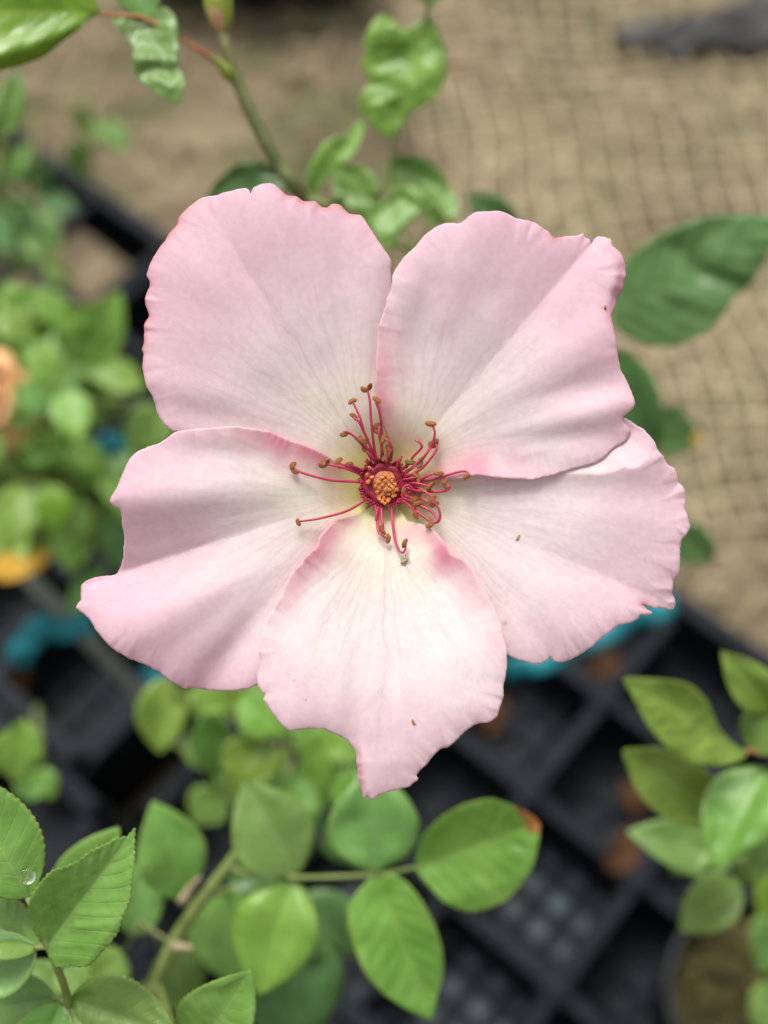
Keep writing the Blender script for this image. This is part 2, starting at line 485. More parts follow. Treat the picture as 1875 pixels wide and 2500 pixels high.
def tray(u0, u1, v0, v1, label, soil_z=None, lit_cells=()):
    root = thing('nursery_tray', label, 'tray', tp((u0 + u1) / 2, (v0 + v1) / 2, 0), 'black nursery trays standing in rows')
    O = root.location
    nu, nv = round(u1 - u0), round(v1 - v0)
    g = 0.07                                           # rim overhang in cells
    # rim: four side walls with a rolled top lip
    mb = MB()
    for (ua, va, ub, vb) in ((u0 - g, v0 - g, u1 + g, v0 - g), (u1 + g, v0 - g, u1 + g, v1 + g), (u1 + g, v1 + g, u0 - g, v1 + g), (u0 - g, v1 + g, u0 - g, v0 - g)):
        a, b = tp(ua, va), tp(ub, vb)
        d = (b - a).normalized(); s = Vector((d.y, -d.x, 0))
        ln = (b - a).length / 2
        mb.box((a + b) / 2 + ZV * 0.009, d * (ln + 0.002), s * 0.0016, ZV * 0.056)
        mb.box((a + b) / 2 + ZV * 0.0685 + s * 0.001, d * (ln + 0.006), s * 0.006, ZV * 0.0035)
    mb.build('rim', MAT['black'], root, O, False)
    def bar(a, b):
        m = MB(); d = (b - a).normalized(); s = Vector((d.y, -d.x, 0)); ln = (b - a).length / 2 - 0.008
        c = (a + b) / 2
        m.box(c + ZV * 0.0655, d * ln, s * 0.0042, ZV * 0.0015)
        m.box(c + ZV * 0.012, d * ln, s * 0.0011, ZV * 0.0520)
        m.build('divider', MAT['black'], root, O, False)
    for i in range(1, nu):
        for j in range(nv):
            bar(tp(u0 + i, v0 + j), tp(u0 + i, v0 + j + 1))
    for j in range(1, nv):
        for i in range(nu):
            bar(tp(u0 + i, v0 + j), tp(u0 + i + 1, v0 + j))
    for i in range(1, nu):
        for j in range(1, nv):
            m = MB(); c = tp(u0 + i, v0 + j)
            q = []
            for (r_, z_) in ((0.008, -0.042), (0.0125, 0.060), (0.0115, 0.0685), (0.007, 0.0700)):
                q += [c + (TU * math.cos(k * math.pi / 4) + TV * math.sin(k * math.pi / 4)) * r_ + ZV * z_ for k in range(8)]
            f = [(a * 8 + k, a * 8 + (k + 1) % 8, a * 8 + 8 + (k + 1) % 8, a * 8 + 8 + k) for a in range(3) for k in range(8)]
            f += [tuple(24 + k for k in range(8)), tuple(range(8))[::-1]]
            m.add(q, f)
            m.build('post', MAT['black'], root, O, True)
    # lattice floor
    m = MB()
    k = int(nu * 4); l = int(nv * 4)
    for i in range(k + 1):
        a, b = tp(u0 + i * 0.25, v0), tp(u0 + i * 0.25, v1)
        m.box((a + b) / 2 + ZV * 0.017, (b - a) / 2, TU * 0.0040, ZV * 0.0020)
    for j in range(l + 1):
        a, b = tp(u0, v0 + j * 0.25), tp(u1, v0 + j * 0.25)
        m.box((a + b) / 2 + ZV * 0.0175, (b - a) / 2, TV * 0.0040, ZV * 0.0020)
    m.build('lattice_floor', MAT['black'], root, O, False)
    m = MB(); m.box(tp((u0 + u1) / 2, (v0 + v1) / 2, 0.0105), TU * (u1 - u0) * CS / 2, TV * (v1 - v0) * CS / 2, ZV * 0.0020)  # plate set high in the cells so they take more light
    m.build('base_plate', MAT['plate'], root, O, False)
    for (cu, cv) in lit_cells:
        m = MB(); m.box(tp(cu + 0.5, cv + 0.5, 0.0135), TU * 0.40 * CS, TV * 0.40 * CS, ZV * 0.0008)  # added squares that paint lit patches under the lattice
        m.build('lit_patch', MAT['lit_patch'], root, O, False)
    if soil_z is not None:
        nn = 40; vs, fs = [], []
        for a in range(nn + 1):
            for b in range(nn + 1):
                p = tp(u0 + (u1 - 0.3 - u0) * a / nn, v0 + (v1 - v0) * b / nn, soil_z)
                p.z += 0.004 * float(vnoise(np.array([p.x * 40]), np.array([p.y * 40]), 8)[0])
                vs.append(p)
        for a in range(nn):
            for b in range(nn):
                fs.append((a * (nn + 1) + b, a * (nn + 1) + b + 1, (a + 1) * (nn + 1) + b + 1, (a + 1) * (nn + 1) + b))
        m = MB(); m.add(vs, fs); m.build('soil', MAT['peat'], root, O)
    return root


tray(-2, 2, -2, 4, 'black plastic nursery tray with square cells beneath the drooping bottom petal and scorched leaf', None, ((-2, 0), (-2, -1), (-1, 0)))
tray(-2, 2, -5.8, -2.8, 'black plastic nursery tray holding the blurred leafy roses beside the teal ties')
tray(-2, 2, -9.0, -6.0, 'black plastic nursery tray of pale brown soil behind the crinkled left petal margin', 0.058)
tray(-6.3, -2.3, -2, 4, 'black plastic nursery tray under the serrated folded leaves')
tray(-6.3, -2.3, -8.4, -2.4, 'black plastic nursery tray below the round green leaf in the dark corner')
tray(-2, 2, -15.2, -9.2, 'black plastic nursery tray below the large glossy lime leaf, its long edge bordering bare earth', 0.058)

# ------------------------------------------------------------------ the bloom
FD = 0.200                        # depth of the bloom
S = FD / FPX                      # metres per photo pixel there
OX, OY = 938.0, 1184.0


def fw(x, y, h):
    """photo px + height towards the viewer in px -> world"""
    return P(x, y, FD - h * S)


def zc(pts, ox, oy, k):
    return [(ox + x * k, oy + y * k) for x, y in pts]


OUT = {}
OUT['A'] = zc([(1560, 1800), (1420, 1790), (1200, 1760), (1000, 1700), (800, 1640), (600, 1600), (420, 1585), (300, 1550), (250, 1520), (218, 1480), (196, 1430), (185, 1390), (168, 1345), (135, 1290), (118, 1210), (112, 1150), (119, 1100),
    (112, 1075), (125, 1030), (120, 970), (125, 925), (150, 880), (135, 830), (130, 780), (150, 715), (155, 685), (135, 640), (160, 580), (195, 510), (240, 450), (260, 410), (310, 355),
    (325, 310), (390, 245), (455, 195), (540, 180), (620, 155), (700, 143), (728, 152), (738, 172), (748, 148), (765, 132), (800, 117), (870, 117), (910, 145), (945, 180), (1000, 190), (1050, 215), (1110, 215),
    (1145, 245), (1180, 252), (1210, 235), (1255, 235), (1290, 268), (1310, 288), (1380, 300), (1420, 355), (1460, 420), (1520, 510), (1550, 560), (1553, 640), (1556, 720),
    (1570, 850), (1575, 1000), (1575, 1200), (1590, 1450), (1620, 1700), (1600, 1800)], 300, 400, 0.42194)
OUT['B'] = zc([(60, 1500), (80, 1380), (100, 1300), (75, 1230), (55, 1160), (40, 1085), (36, 1040), (34, 990), (40, 900), (42, 800), (60, 700), (90, 600), (110, 530), (115, 495), (130, 440), (170, 380), (230, 320), (290, 250), (350, 210), (400, 195),
    (465, 197), (510, 160), (550, 140), (600, 135), (660, 135), (710, 150), (750, 175), (810, 185), (860, 205), (910, 240), (940, 268), (1000, 262), (1060, 258), (1085, 248), (1100, 270), (1118, 276),
    (1127, 305), (1138, 285), (1160, 265), (1225, 278), (1237, 312), (1280, 350), (1295, 400), (1300, 450), (1290, 510), (1265, 570), (1243, 640), (1231, 670), (1237, 720), (1250, 770), (1262, 860),
    (1275, 930), (1310, 1000), (1340, 1070), (1350, 1100), (1340, 1130), (1310, 1160), (1288, 1178), (1288, 1200), (1310, 1225), (1325, 1250), (1300, 1300), (1240, 1335), (1200, 1375), (1150, 1410),
    (1080, 1430), (990, 1455), (900, 1480), (820, 1493), (740, 1490), (640, 1483), (560, 1470), (500, 1480), (420, 1492), (330, 1494), (220, 1505), (120, 1530)], 900, 450, 0.48222)
OUT['C'] = zc([(1560, 400), (1480, 310), (1395, 262), (1330, 225), (1240, 185), (1145, 150), (1060, 115), (960, 95), (870, 85), (760, 92), (650, 100), (580, 112), (540, 140), (490, 170), (410, 200), (370, 225),
    (325, 280), (300, 350), (265, 420), (245, 465), (270, 490), (298, 507), (305, 560), (315, 640), (315, 720), (300, 790), (275, 832), (200, 846), (140, 860), (100, 885), (98, 920), (95, 965), (75, 1005),
    (110, 1035), (145, 1070), (190, 1140), (260, 1210), (330, 1255), (440, 1300), (490, 1330), (550, 1375), (600, 1400), (625, 1413), (655, 1410), (720, 1418), (800, 1422), (900, 1420), (950, 1410),
    (985, 1395), (1050, 1370), (1120, 1250), (1230, 1050), (1330, 850), (1450, 650), (1560, 480)], 150, 1000, 0.48222)
OUT['D'] = zc([(730, 60), (700, 100), (640, 150), (580, 170), (520, 185), (460, 222), (400, 290), (385, 345), (345, 372), (300, 430), (240, 500), (200, 580), (160, 660), (120, 730), (90, 820), (70, 900), (80, 960), (62, 1040),
    (65, 1090), (85, 1125), (105, 1140), (95, 1170), (130, 1220), (180, 1290), (235, 1335), (300, 1330), (370, 1325), (440, 1335), (510, 1365), (560, 1400), (592, 1450), (600, 1510), (608, 1580),
    (615, 1630), (625, 1670), (635, 1700), (650, 1693), (668, 1696), (683, 1708), (720, 1685), (780, 1662), (830, 1650), (880, 1640), (905, 1618), (922, 1608), (932, 1595), (925, 1575), (945, 1550),
    (1000, 1490), (1060, 1430), (1095, 1425), (1150, 1375), (1215, 1320), (1250, 1300), (1310, 1290), (1355, 1260), (1370, 1220), (1390, 1150), (1395, 1080), (1410, 1000), (1410, 920), (1395, 830),
    (1370, 740), (1340, 670), (1300, 600), (1250, 520), (1200, 440), (1150, 400), (1098, 378), (1070, 320), (1020, 260), (960, 225), (910, 207), (875, 205), (850, 165), (800, 90)], 600, 1180, 0.45208)
OUT['E'] = zc([(-60, 440), (100, 400), (400, 340), (750, 280), (1050, 160), (1160, 95), (1205, 90), (1240, 110), (1300, 150), (1350, 190), (1385, 230), (1392, 262), (1430, 310), (1450, 350), (1490, 380), (1505, 415), (1512, 450),
    (1545, 490), (1553, 560), (1550, 600), (1565, 650), (1578, 705), (1560, 745), (1532, 780), (1525, 830), (1525, 890), (1515, 960), (1487, 1010), (1478, 1060), (1480, 1090), (1495, 1125), (1485, 1172),
    (1440, 1166), (1405, 1160), (1372, 1162), (1312, 1143), (1340, 1170), (1367, 1187), (1355, 1199), (1325, 1204), (1300, 1196), (1288, 1217), (1255, 1240), (1180, 1260), (1100, 1320), (1020, 1385), (950, 1430),
    (900, 1460), (850, 1468), (803, 1459), (790, 1440), (772, 1457), (720, 1480), (660, 1470), (600, 1450), (550, 1430), (480, 1380), (430, 1250), (330, 1050), (150, 870), (0, 760), (-110, 640), (-150, 520)], 1000, 980, 0.43400)


def smooth_closed(pts, step):
    p = np.array(pts, float)
    n = len(p)
    out = []
    for i in range(n):
        a, b, c, d = p[(i - 1) % n], p[i], p[(i + 1) % n], p[(i + 2) % n]
        m = max(2, int(np.linalg.norm(c - b) / step) + 1)
        # centripetal-ish: shrink tangents so that corners stay put
        for u in np.linspace(0, 1, m, endpoint=False):
            k = 0.38
            t1, t2 = k * (c - a), k * (d - b)
            l = np.linalg.norm(c - b)
            for t in (t1, t2):
                q = np.linalg.norm(t)
                if q > l: t *= l / q
            h00, h10, h01, h11 = 2 * u**3 - 3 * u**2 + 1, u**3 - 2 * u**2 + u, -2 * u**3 + 3 * u**2, u**3 - u**2
            out.append(h00 * b + h10 * t1 + h01 * c + h11 * t2)
    return np.array(out)


def seg_dist(x, y, a, b):
    a, b = np.array(a, float), np.array(b, float)
    d = b - a; L = np.hypot(*d); d = d / L
    t = ((x - a[0]) * d[0] + (y - a[1]) * d[1]) / L
    s = (x - a[0]) * -d[1] + (y - a[1]) * d[0]         # signed side
    tc = np.clip(t, 0, 1)
    dist = np.hypot(x - (a[0] + tc * L * d[0]), y - (a[1] + tc * L * d[1]))
    return t, s, dist


# (kind, start, end, amplitude px, half-width px): V sharp crease, v soft valley, r soft ridge; grows from start to end
FEAT = {
    'A': [('V', (860, 1070), (430, 385), 10, 60), ('r', (720, 900), (640, 470), 16, 75), ('v', (850, 950), (835, 500), 20, 60), ('r', (905, 900), (930, 560), 8, 40),
          ('v', (800, 1080), (400, 1000), 8, 50), ('r', (700, 1000), (340, 930), 7, 50), ('v', (600, 800), (370, 700), 6, 60), ('v', (560, 700), (430, 520), 8, 60)],
    'B': [('V', (965, 1150), (1500, 530), 40, 105), ('r', (1040, 1080), (1500, 800), 12, 60), ('r', (1010, 900), (1180, 520), 14, 90), ('v', (1250, 980), (1500, 930), 14, 45), ('r', (1200, 1060), (1545, 985), 14, 38),
          ('v', (1200, 1090), (1520, 1060), 10, 35), ('r', (960, 950), (990, 700), 10, 40), ('v', (1000, 1020), (1050, 700), 7, 45)],
    'C': [('r', (800, 1180), (262, 1222), 34, 80), ('V', (760, 1245), (190, 1432), 58, 95), ('r', (760, 1330), (280, 1560), 22, 75), ('v', (680, 1420), (500, 1690), 30, 55), ('r', (740, 1400), (620, 1680), 10, 45),
          ('v', (720, 1120), (420, 1090), 6, 40)],
    'D': [('V', (936, 1290), (945, 1930), 12, 60), ('r', (800, 1420), (700, 1770), 14, 75), ('v', (870, 1480), (868, 1800), 16, 40), ('r', (1060, 1400), (1120, 1700), 12, 85), ('r', (985, 1500), (975, 1850), 8, 35),
          ('v', (830, 1350), (680, 1500), 6, 50)],
    'E': [('V', (1060, 1225), (1760, 1530), 22, 90), ('r', (1080, 1290), (1500, 1560), 10, 90), ('v', (1200, 1200), (1640, 1210), 10, 60), ('r', (1200, 1160), (1600, 1110), 8, 50), ('v', (1250, 1500), (1370, 1610), 8, 50)],
}
LAYER = {'A': -1.0, 'E': -1.0, 'C': 0.25, 'D': 1.0, 'B': 0.9}
MIDS = {'A': (505, 505), 'B': (1435, 610), 'C': (210, 1440), 'D': (945, 1920), 'E': (1645, 1485)}
CRINK = {  # (x, y, radius px, amplitude px, wavelength px) margin crinkles
    'A': [(330, 800, 170, 4.2, 52), (820, 490, 150, 3.6, 50), (400, 560, 150, 3, 60)],
    'B': [(1290, 570, 120, 4, 45), (1490, 680, 110, 7, 90), (1300, 1130, 250, 3.0, 60), (960, 700, 200, 2.5, 70)],
    'C': [(300, 1600, 250, 3, 60), (480, 1070, 250, 3.5, 80), (700, 1080, 120, 2.5, 70)],
    'D': [(640, 1480, 220, 2.6, 58), (1210, 1500, 260, 1.8, 50), (760, 1330, 130, 2.5, 70), (1070, 1330, 120, 3, 70), (1100, 1820, 220, 3, 50)],
    'E': [(1660, 1200, 220, 6.5, 58), (1420, 1600, 250, 3.0, 48), (1640, 1430, 150, 3, 50)],
}


def petal_geometry(key):
    ol = smooth_closed(OUT[key], 4.0)
    # arc parameter and small crenulation of the margin
    seg = np.hypot(*(np.roll(ol, -1, 0) - ol).T)
    arc = np.concatenate([[0], np.cumsum(seg)[:-1]])
    tang = np.roll(ol, -1, 0) - np.roll(ol, 1, 0)
    tang /= np.hypot(*tang.T)[:, None] + 1e-9
    nrm = np.stack([tang[:, 1], -tang[:, 0]], 1)
    seed = ord(key)
    cren = 1.2 * vnoise(arc / 19.0, arc * 0 + 3.1, seed) + 0.7 * vnoise(arc / 7.0, arc * 0 + 9.1, seed)
    rr_ = np.hypot(ol[:, 0] - OX, ol[:, 1] - OY)
    ol = ol + nrm * (cren * sstep(rr_, 150, 300))[:, None]
    # interior lattice
    st = 4.6
    x0, y0 = ol.min(0); x1, y1 = ol.max(0)
    ys = np.arange(y0, y1, st * 0.866)
    pts = []
    for k, yy in enumerate(ys):
        xs = np.arange(x0 + (k % 2) * st / 2, x1, st)
        pts.append(np.stack([xs, np.full_like(xs, yy)], 1))
    pts = np.vstack(pts) + rng.uniform(-0.35, 0.35, (sum(len(q) for q in pts), 2))
    # inside test
    px, py = pts[:, 0], pts[:, 1]
    ins = np.zeros(len(pts), bool)
    a = ol; b = np.roll(ol, -1, 0)
    for (xa, ya), (xb, yb) in zip(a, b):
        if ya == yb: continue
        c = (ya > py) != (yb > py)
        xi = (xb - xa) * (py - ya) / (yb - ya) + xa
        ins ^= c & (px < xi)
    pts = pts[ins]
    dm = np.full(len(pts), 1e9); ai = np.zeros(len(pts))
    for i0 in range(0, len(pts), 4000):
        q = pts[i0:i0 + 4000]
        d = np.hypot(q[:, None, 0] - ol[None, :, 0], q[:, None, 1] - ol[None, :, 1])
        k = d.argmin(1); dm[i0:i0 + 4000] = d[np.arange(len(q)), k]; ai[i0:i0 + 4000] = arc[k]
    keep = dm > 2.6
    pts, dm, ai = pts[keep], dm[keep], ai[keep]
    allp = np.vstack([ol, pts])
    dm = np.concatenate([np.zeros(len(ol)), dm]); ai = np.concatenate([arc, ai])
    nb_ = len(ol)
    res = delaunay_2d_cdt([Vector(q) for q in allp], [(i, (i + 1) % nb_) for i in range(nb_)], [list(range(nb_))], 1, 1e-4)
    V2 = np.array([tuple(q) for q in res[0]])
    F = [tuple(f) for f in res[2]]
    src = np.array([o[0] if len(o) else 0 for o in res[3]])
    return V2, F, dm[src], ai[src]


def build_petal(key):
    V2, F, dm, ai = petal_geometry(key)
    x, y = V2[:, 0], V2[:, 1]
    dx, dy = x - OX, y - OY
    r = np.hypot(dx, dy)
    mx_, my_ = MIDS[key]
    am = math.atan2(my_ - OY, mx_ - OX)
    th = (np.arctan2(dy, dx) - am + math.pi) % (2 * math.pi) - math.pi
    # ---------------- relief (px, + towards the viewer)
    h = -16 + 30 * sstep(r, 40, 200) + {'A': 0.13, 'B': 0.14, 'C': 0.16, 'D': 0.22, 'E': 0.18}[key] * np.clip(r - 60, 0, None) - 40 * np.clip((r - 430) / 320, 0, None) ** 2
    h += LAYER[key] * 11 * sstep(r, 50, 210)
    for kind, a, b, amp, wd in FEAT[key]:
        t, s, d = seg_dist(x, y, a, b)
        g = sstep(t, -0.05, 0.85)
        wl = wd * (0.35 + 0.65 * np.clip(t, 0, 1.1)); amp = amp * (0.95 if key == 'C' else 0.78)
        if kind == 'V':
            h -= amp * g * np.exp(-np.sqrt(d * d + 9) / wl)
        else:
            h += (amp if kind == 'r' else -amp) * g * np.exp(-(d / wl) ** 2)
    # margin lifts near the claw
    wb = np.exp(-((r - 240) / 150) ** 2)
    lift = {'A': 4, 'B': 24, 'C': 17, 'D': 22, 'E': 3}[key]
    h += lift * wb * np.exp(-(dm / 34) ** 1.3)
    # margins droop slightly away further out
    h -= 9 * sstep(r, 380, 620) * np.exp(-dm / 22)
    # crinkles
    for cx, cy, rad, amp, lam in CRINK[key]:
        wgt = np.exp(-((x - cx) ** 2 + (y - cy) ** 2) / rad ** 2)
        ph = ai / lam * 2 * math.pi + 3.2 * vnoise(ai / 75.0, ai * 0 + 1.7, 21)
        h += 0.62 * amp * (0.65 + 0.7 * vnoise(ai / 48.0, ai * 0 + 5.7, 22)) * wgt * np.exp(-dm / 34) * (np.sin(ph) + 0.4 * np.sin(2.3 * ph + 1))
    sd = ord(key)
    h += 5 * vnoise(x / 170, y / 170, sd) * sstep(r, 80, 300) + 1.1 * vnoise(x / 60, y / 60, sd + 1) * sstep(r, 80, 250)
    h += 0.5 * vnoise(th * 22, r / 120, sd + 2) * sstep(r, 160, 380)
    h += 0.6 * vnoise(ai / 13.0, dm / 45.0, sd + 5) * np.exp(-dm / 40)
    # ---------------- veins
    vein = np.zeros(len(x))
    rnd = random.Random(sd * 3)
    edge_r = {}
    tb = np.round(th / 0.05).astype(int)
    for q in np.unique(tb):
        edge_r[q] = r[tb == q].max()
    tmin, tmax = np.percentile(th[r > 250], 2), np.percentile(th[r > 250], 98)
    lines = [(0.0, 1.0, 0.97, 0.0)]
    nvn = 17
    for k in range(nvn):
        f = (k + 0.5 + rnd.uniform(-0.25, 0.25)) / nvn
        ta = tmin + (tmax - tmin) * f
        lines.append((ta, rnd.uniform(0.35, 0.75), rnd.uniform(0.7, 0.95), rnd.uniform(-1, 1)))
    def draw(rs, ths, st_):
        nonlocal vein
        X = OX + rs * np.cos(ths + am); Y = OY + rs * np.sin(ths + am)
        bx0, bx1, by0, by1 = X.min() - 12, X.max() + 12, Y.min() - 12, Y.max() + 12
        sel = np.where((x > bx0) & (x < bx1) & (y > by0) & (y < by1))[0]
        for i0 in range(0, len(sel), 3000):
            s_ = sel[i0:i0 + 3000]
            D = np.hypot(x[s_, None] - X[None], y[s_, None] - Y[None])
            k = D.argmin(1); dd = D[np.arange(len(s_)), k]
            val = st_[k] * np.exp(-(dd / 2.6) ** 2)
            vein[s_] = np.maximum(vein[s_], val)
    for (ta, stg, ext, ph) in lines:
        rm = edge_r.get(int(round(ta / 0.05)), 650.0)
        rs = np.arange(75, rm * ext, 3.0)
        if len(rs) < 10: continue
        g = 0.55 + 0.45 * sstep(rs, 60, rm * 0.7)
        wig = 0.020 * vnoise(rs / 70, rs * 0 + ta * 31, sd) + 0.010 * vnoise(rs / 22, rs * 0 + ta * 57, sd)
        ths = ta * g + wig * sstep(rs, 100, 260)
        fade = sstep(rs, 75, 150) * (1 - sstep(rs, rm * ext * 0.6, rm * ext))
        draw(rs, ths, stg * fade)
        if stg < 0.9 or True:                            # forks
            for sgn in (-1, 1):
                if rnd.random() < 0.75:
                    f0 = rnd.uniform(0.35, 0.65)
                    i0 = int(len(rs) * f0)
                    r2 = rs[i0:]
                    t2 = ths[i0:] + sgn * 0.00042 * rnd.uniform(0.5, 1.2) * (r2 - r2[0]) + 0.012 * vnoise(r2 / 25, r2 * 0 + ta * 91 + sgn, sd)
                    draw(r2, t2, stg * 0.6 * (1 - sstep(r2, r2[0], r2[-1])))
    h -= 0.45 * vein
    # ---------------- pigment, with lighting painted in for petals D and E
    R_ = 690.0
    t = np.clip(r / R_ + 0.07 * vnoise(x / 120, y / 120, sd + 9) + 0.03 * vnoise(x / 30, y / 30, sd + 8), 0, 1.2)
    yellow = np.array([0.86, 0.77, 0.30]); cream = np.array([0.86, 0.79, 0.65]); pale = np.array([0.84, 0.685, 0.69]); pink = np.array([0.785, 0.53, 0.605]); rose = np.array([0.74, 0.27, 0.38])
    if key == 'D':  # paler tones put this petal's brighter lighting into the colour
        pale = np.array([0.88, 0.765, 0.75]); pink = np.array([0.86, 0.63, 0.675])
    if key == 'E':  # brighter lighting painted in here too, less strongly
        pale = np.array([0.86, 0.725, 0.725]); pink = np.array([0.84, 0.60, 0.655])
    def mixa(a, b, f):
        return a * (1 - f[:, None]) + b * f[:, None]
    col = mixa(np.tile(cream, (len(x), 1)), np.tile(pale, (len(x), 1)), sstep(t, 0.20, 0.50))
    col = mixa(col, np.tile(pink, (len(x), 1)), sstep(t, 0.45, 1.0))
    col = mixa(col, np.tile(yellow, (len(x), 1)), (1 - sstep(r, 55, 150 if key in 'D' else 185)) * (0.75 if key == 'D' else 1.0))
    nz = 0.5 + 0.5 * vnoise(x / 45, y / 45, sd + 4)
    wm = np.exp(-((r - 215) / 130) ** 2) * {'A': 0.15, 'B': 0.76, 'C': 0.90, 'D': 0.76, 'E': 0.2}[key] * sstep(r, 70, 130)
    col = mixa(col, np.tile(rose, (len(x), 1)), np.clip(wm * np.exp(-(dm / (44 + 30 * nz)) ** 2) * (0.75 + 0.5 * nz), 0, 1))
    col = mixa(col, np.tile(rose, (len(x), 1)), np.clip(0.14 * np.exp(-dm / 30) * sstep(r, 250, 400) * (0.5 + nz), 0, 1))
    # red rim where the margin is bruised
    red = np.array([0.62, 0.16, 0.12])
    rim = np.zeros(len(x))
    for cx, cy, rad in {'A': [(320, 790, 110), (840, 505, 70), (720, 475, 60), (430, 560, 90)], 'B': [(1355, 580, 25)], 'C': [], 'D': [], 'E': [(1570, 1475, 25)]}[key]:
        rim += np.exp(-((x - cx) ** 2 + (y - cy) ** 2) / rad ** 2)
    col = mixa(col, np.tile(red, (len(x), 1)), np.clip(rim, 0, 1) * np.clip(0.75 * np.exp(-dm / 4.5) + 0.18 * np.exp(-dm / 16), 0, 0.8))
    veinc = np.array([0.62, 0.40, 0.44])
    col = mixa(col, np.tile(veinc, (len(x), 1)), np.clip(vein, 0, 1) * 0.42)
    # pigment of the turned edge of the upper right petal and of the bottom tip
    if key == 'B':
        f = np.exp(-(((x - 1512) / 26) ** 2 + ((y - 720) / 75) ** 2)) * np.exp(-(dm / 16) ** 2)
        col = mixa(col, np.tile(rose, (len(x), 1)), np.clip(f * 0.9, 0, 1)); h -= 26 * f
    if key == 'D':
        f = np.exp(-(((x - 882) / 16) ** 2 + ((y - 1890) / 65) ** 2)) * np.exp(-(dm / 10) ** 2)
        col = mixa(col, np.tile(rose, (len(x), 1)), np.clip(f * 0.8, 0, 1)); h -= 18 * f
        h -= 9 * sstep(y, 1700, 1950)
    # small brown specks on the petal skin
    for (bx, by, br) in {'A': [], 'B': [(1471, 751, 2.5)], 'C': [], 'D': [(718, 1660, 2.2), (745, 1709, 2.4)], 'E': [(1233, 1522, 5)]}[key]:
        f = np.exp(-(((x - bx) ** 2 + (y - by) ** 2) / br ** 2))
        col = mixa(col, np.tile(np.array([0.38, 0.25, 0.12]), (len(x), 1)), np.clip(f * 0.8, 0, 1))
    return dict(x=x, y=y, h=h, th=th, r=r, F=F, col=col, dm=dm)


def finish_petal(pd, root):
    x, y, h, th, r, F, col = (pd[k] for k in ('x', 'y', 'h', 'th', 'r', 'F', 'col'))
    W = np.array([tuple(fw(a, b, c)) for a, b, c in zip(x, y, h)]) - np.array(root.location)
    uv = np.stack([th + 2.0, r / 700.0], 1)
    # orient triangles to the camera
    F2 = []
    for f in F:
        a, b, c = f[:3]
        cr = (x[b] - x[a]) * (y[c] - y[a]) - (x[c] - x[a]) * (y[b] - y[a])
        F2.append(f if cr < 0 else tuple(reversed(f)))
    me = new_mesh('petal', W, F2, MAT['petal'], True, uv, col)
    o = link('petal', me, root)
    sm = o.modifiers.new('thickness', 'SOLIDIFY')
    sm.thickness = 0.00022; sm.offset = -1.0
    return o


base = Vector((0.005, 0.455, GZ + 0.012))
bloom = thing('rose_bloom', 'large single pale pink rose bloom with five open petals and red stamens', 'rose', base)
HF = {}
PLAB = {'A': 'upper pink petal with crinkled reddish margin', 'B': 'pink petal with torn upper corner and central crease', 'C': 'deeply folded pink petal with a notched margin', 'D': 'palest petal, ending in a narrow drooping tip', 'E': 'broad pink petal with a small tear in its lower margin'}
PD = {k: build_petal(k) for k in 'AECBD'}
# an overlapped petal always stays below the one that lies on it
for up_, lo_ in (('C', 'A'), ('B', 'A'), ('B', 'E'), ('D', 'E'), ('D', 'C')):
    U_, L0 = PD[up_], PD[lo_]
    kd = KDTree(len(U_['x']))
    for i in range(len(U_['x'])):
        kd.insert((U_['x'][i], U_['y'][i], 0), i)
    kd.balance()
    hu = U_['h']; xs, ys, hl = L0['x'], L0['y'], L0['h']
    for i in range(len(xs)):
        _, j, d = kd.find((xs[i], ys[i], 0))
        if d < 110:
            lim = hu[j] - 5 + 0.45 * max(0.0, d - 3)
            if d < 3.5:
                lim -= min(7.0, 0.10 * U_['dm'][j])
            if hl[i] > lim:
                hl[i] = lim
for k in 'AECBD':
    o = finish_petal(PD[k], bloom)
    HF[k] = (PD[k]['x'], PD[k]['y'], PD[k]['h'])
    o['label'] = PLAB[k]


def petal_h(x, y):
    best = -99
    for k in HF:
        X, Y, H = HF[k]
        d = (X - x) ** 2 + (Y - y) ** 2
        i = int(d.argmin())
        if d[i] < 100:
            best = max(best, float(H[i]))
    return best


# stalk and calyx behind the petals
mb = MB()
mb.tube(spline([fw(OX, OY, -22), fw(OX + 10, OY - 10, -300), P(965, 1150, 0.26), Vector((0.01, 0.30, 0.42)), Vector((0.006, 0.40, 0.18)), base], 26), [0.0042, 0.003] + [0.0022 + 0.00004 * i for i in range(24)], 10)
mb.build('stalk', MAT['stem_olive'], bloom, base)
for k in range(5):
    a = 2 * math.pi * k / 5 + 0.5
    mb = MB()
    vs, fs = [], []
    for i in range(9):
        t = i / 8
        rr = 20 + 330 * t
        wd = 40 * math.sin(math.pi * min(1, 0.18 + 0.82 * t)) ** 0.8 * (1 - t) ** 0.5 + 1.0
        for s in (-1, 0, 1):
            vs.append(fw(OX + rr * math.cos(a) - s * wd * math.sin(a), OY + rr * math.sin(a) + s * wd * math.cos(a), -75 - 160 * t + 6 * abs(s)))
    for i in range(8):
        for s in range(2):
            fs.append((i * 3 + s, i * 3 + s + 1, i * 3 + s + 4, i * 3 + s + 3))
    mb.add(vs, fs)
    o = mb.build('sepal', MAT['stem'], bloom, base)
    m_ = o.modifiers.new('thickness', 'SOLIDIFY'); m_.thickness = 0.0004

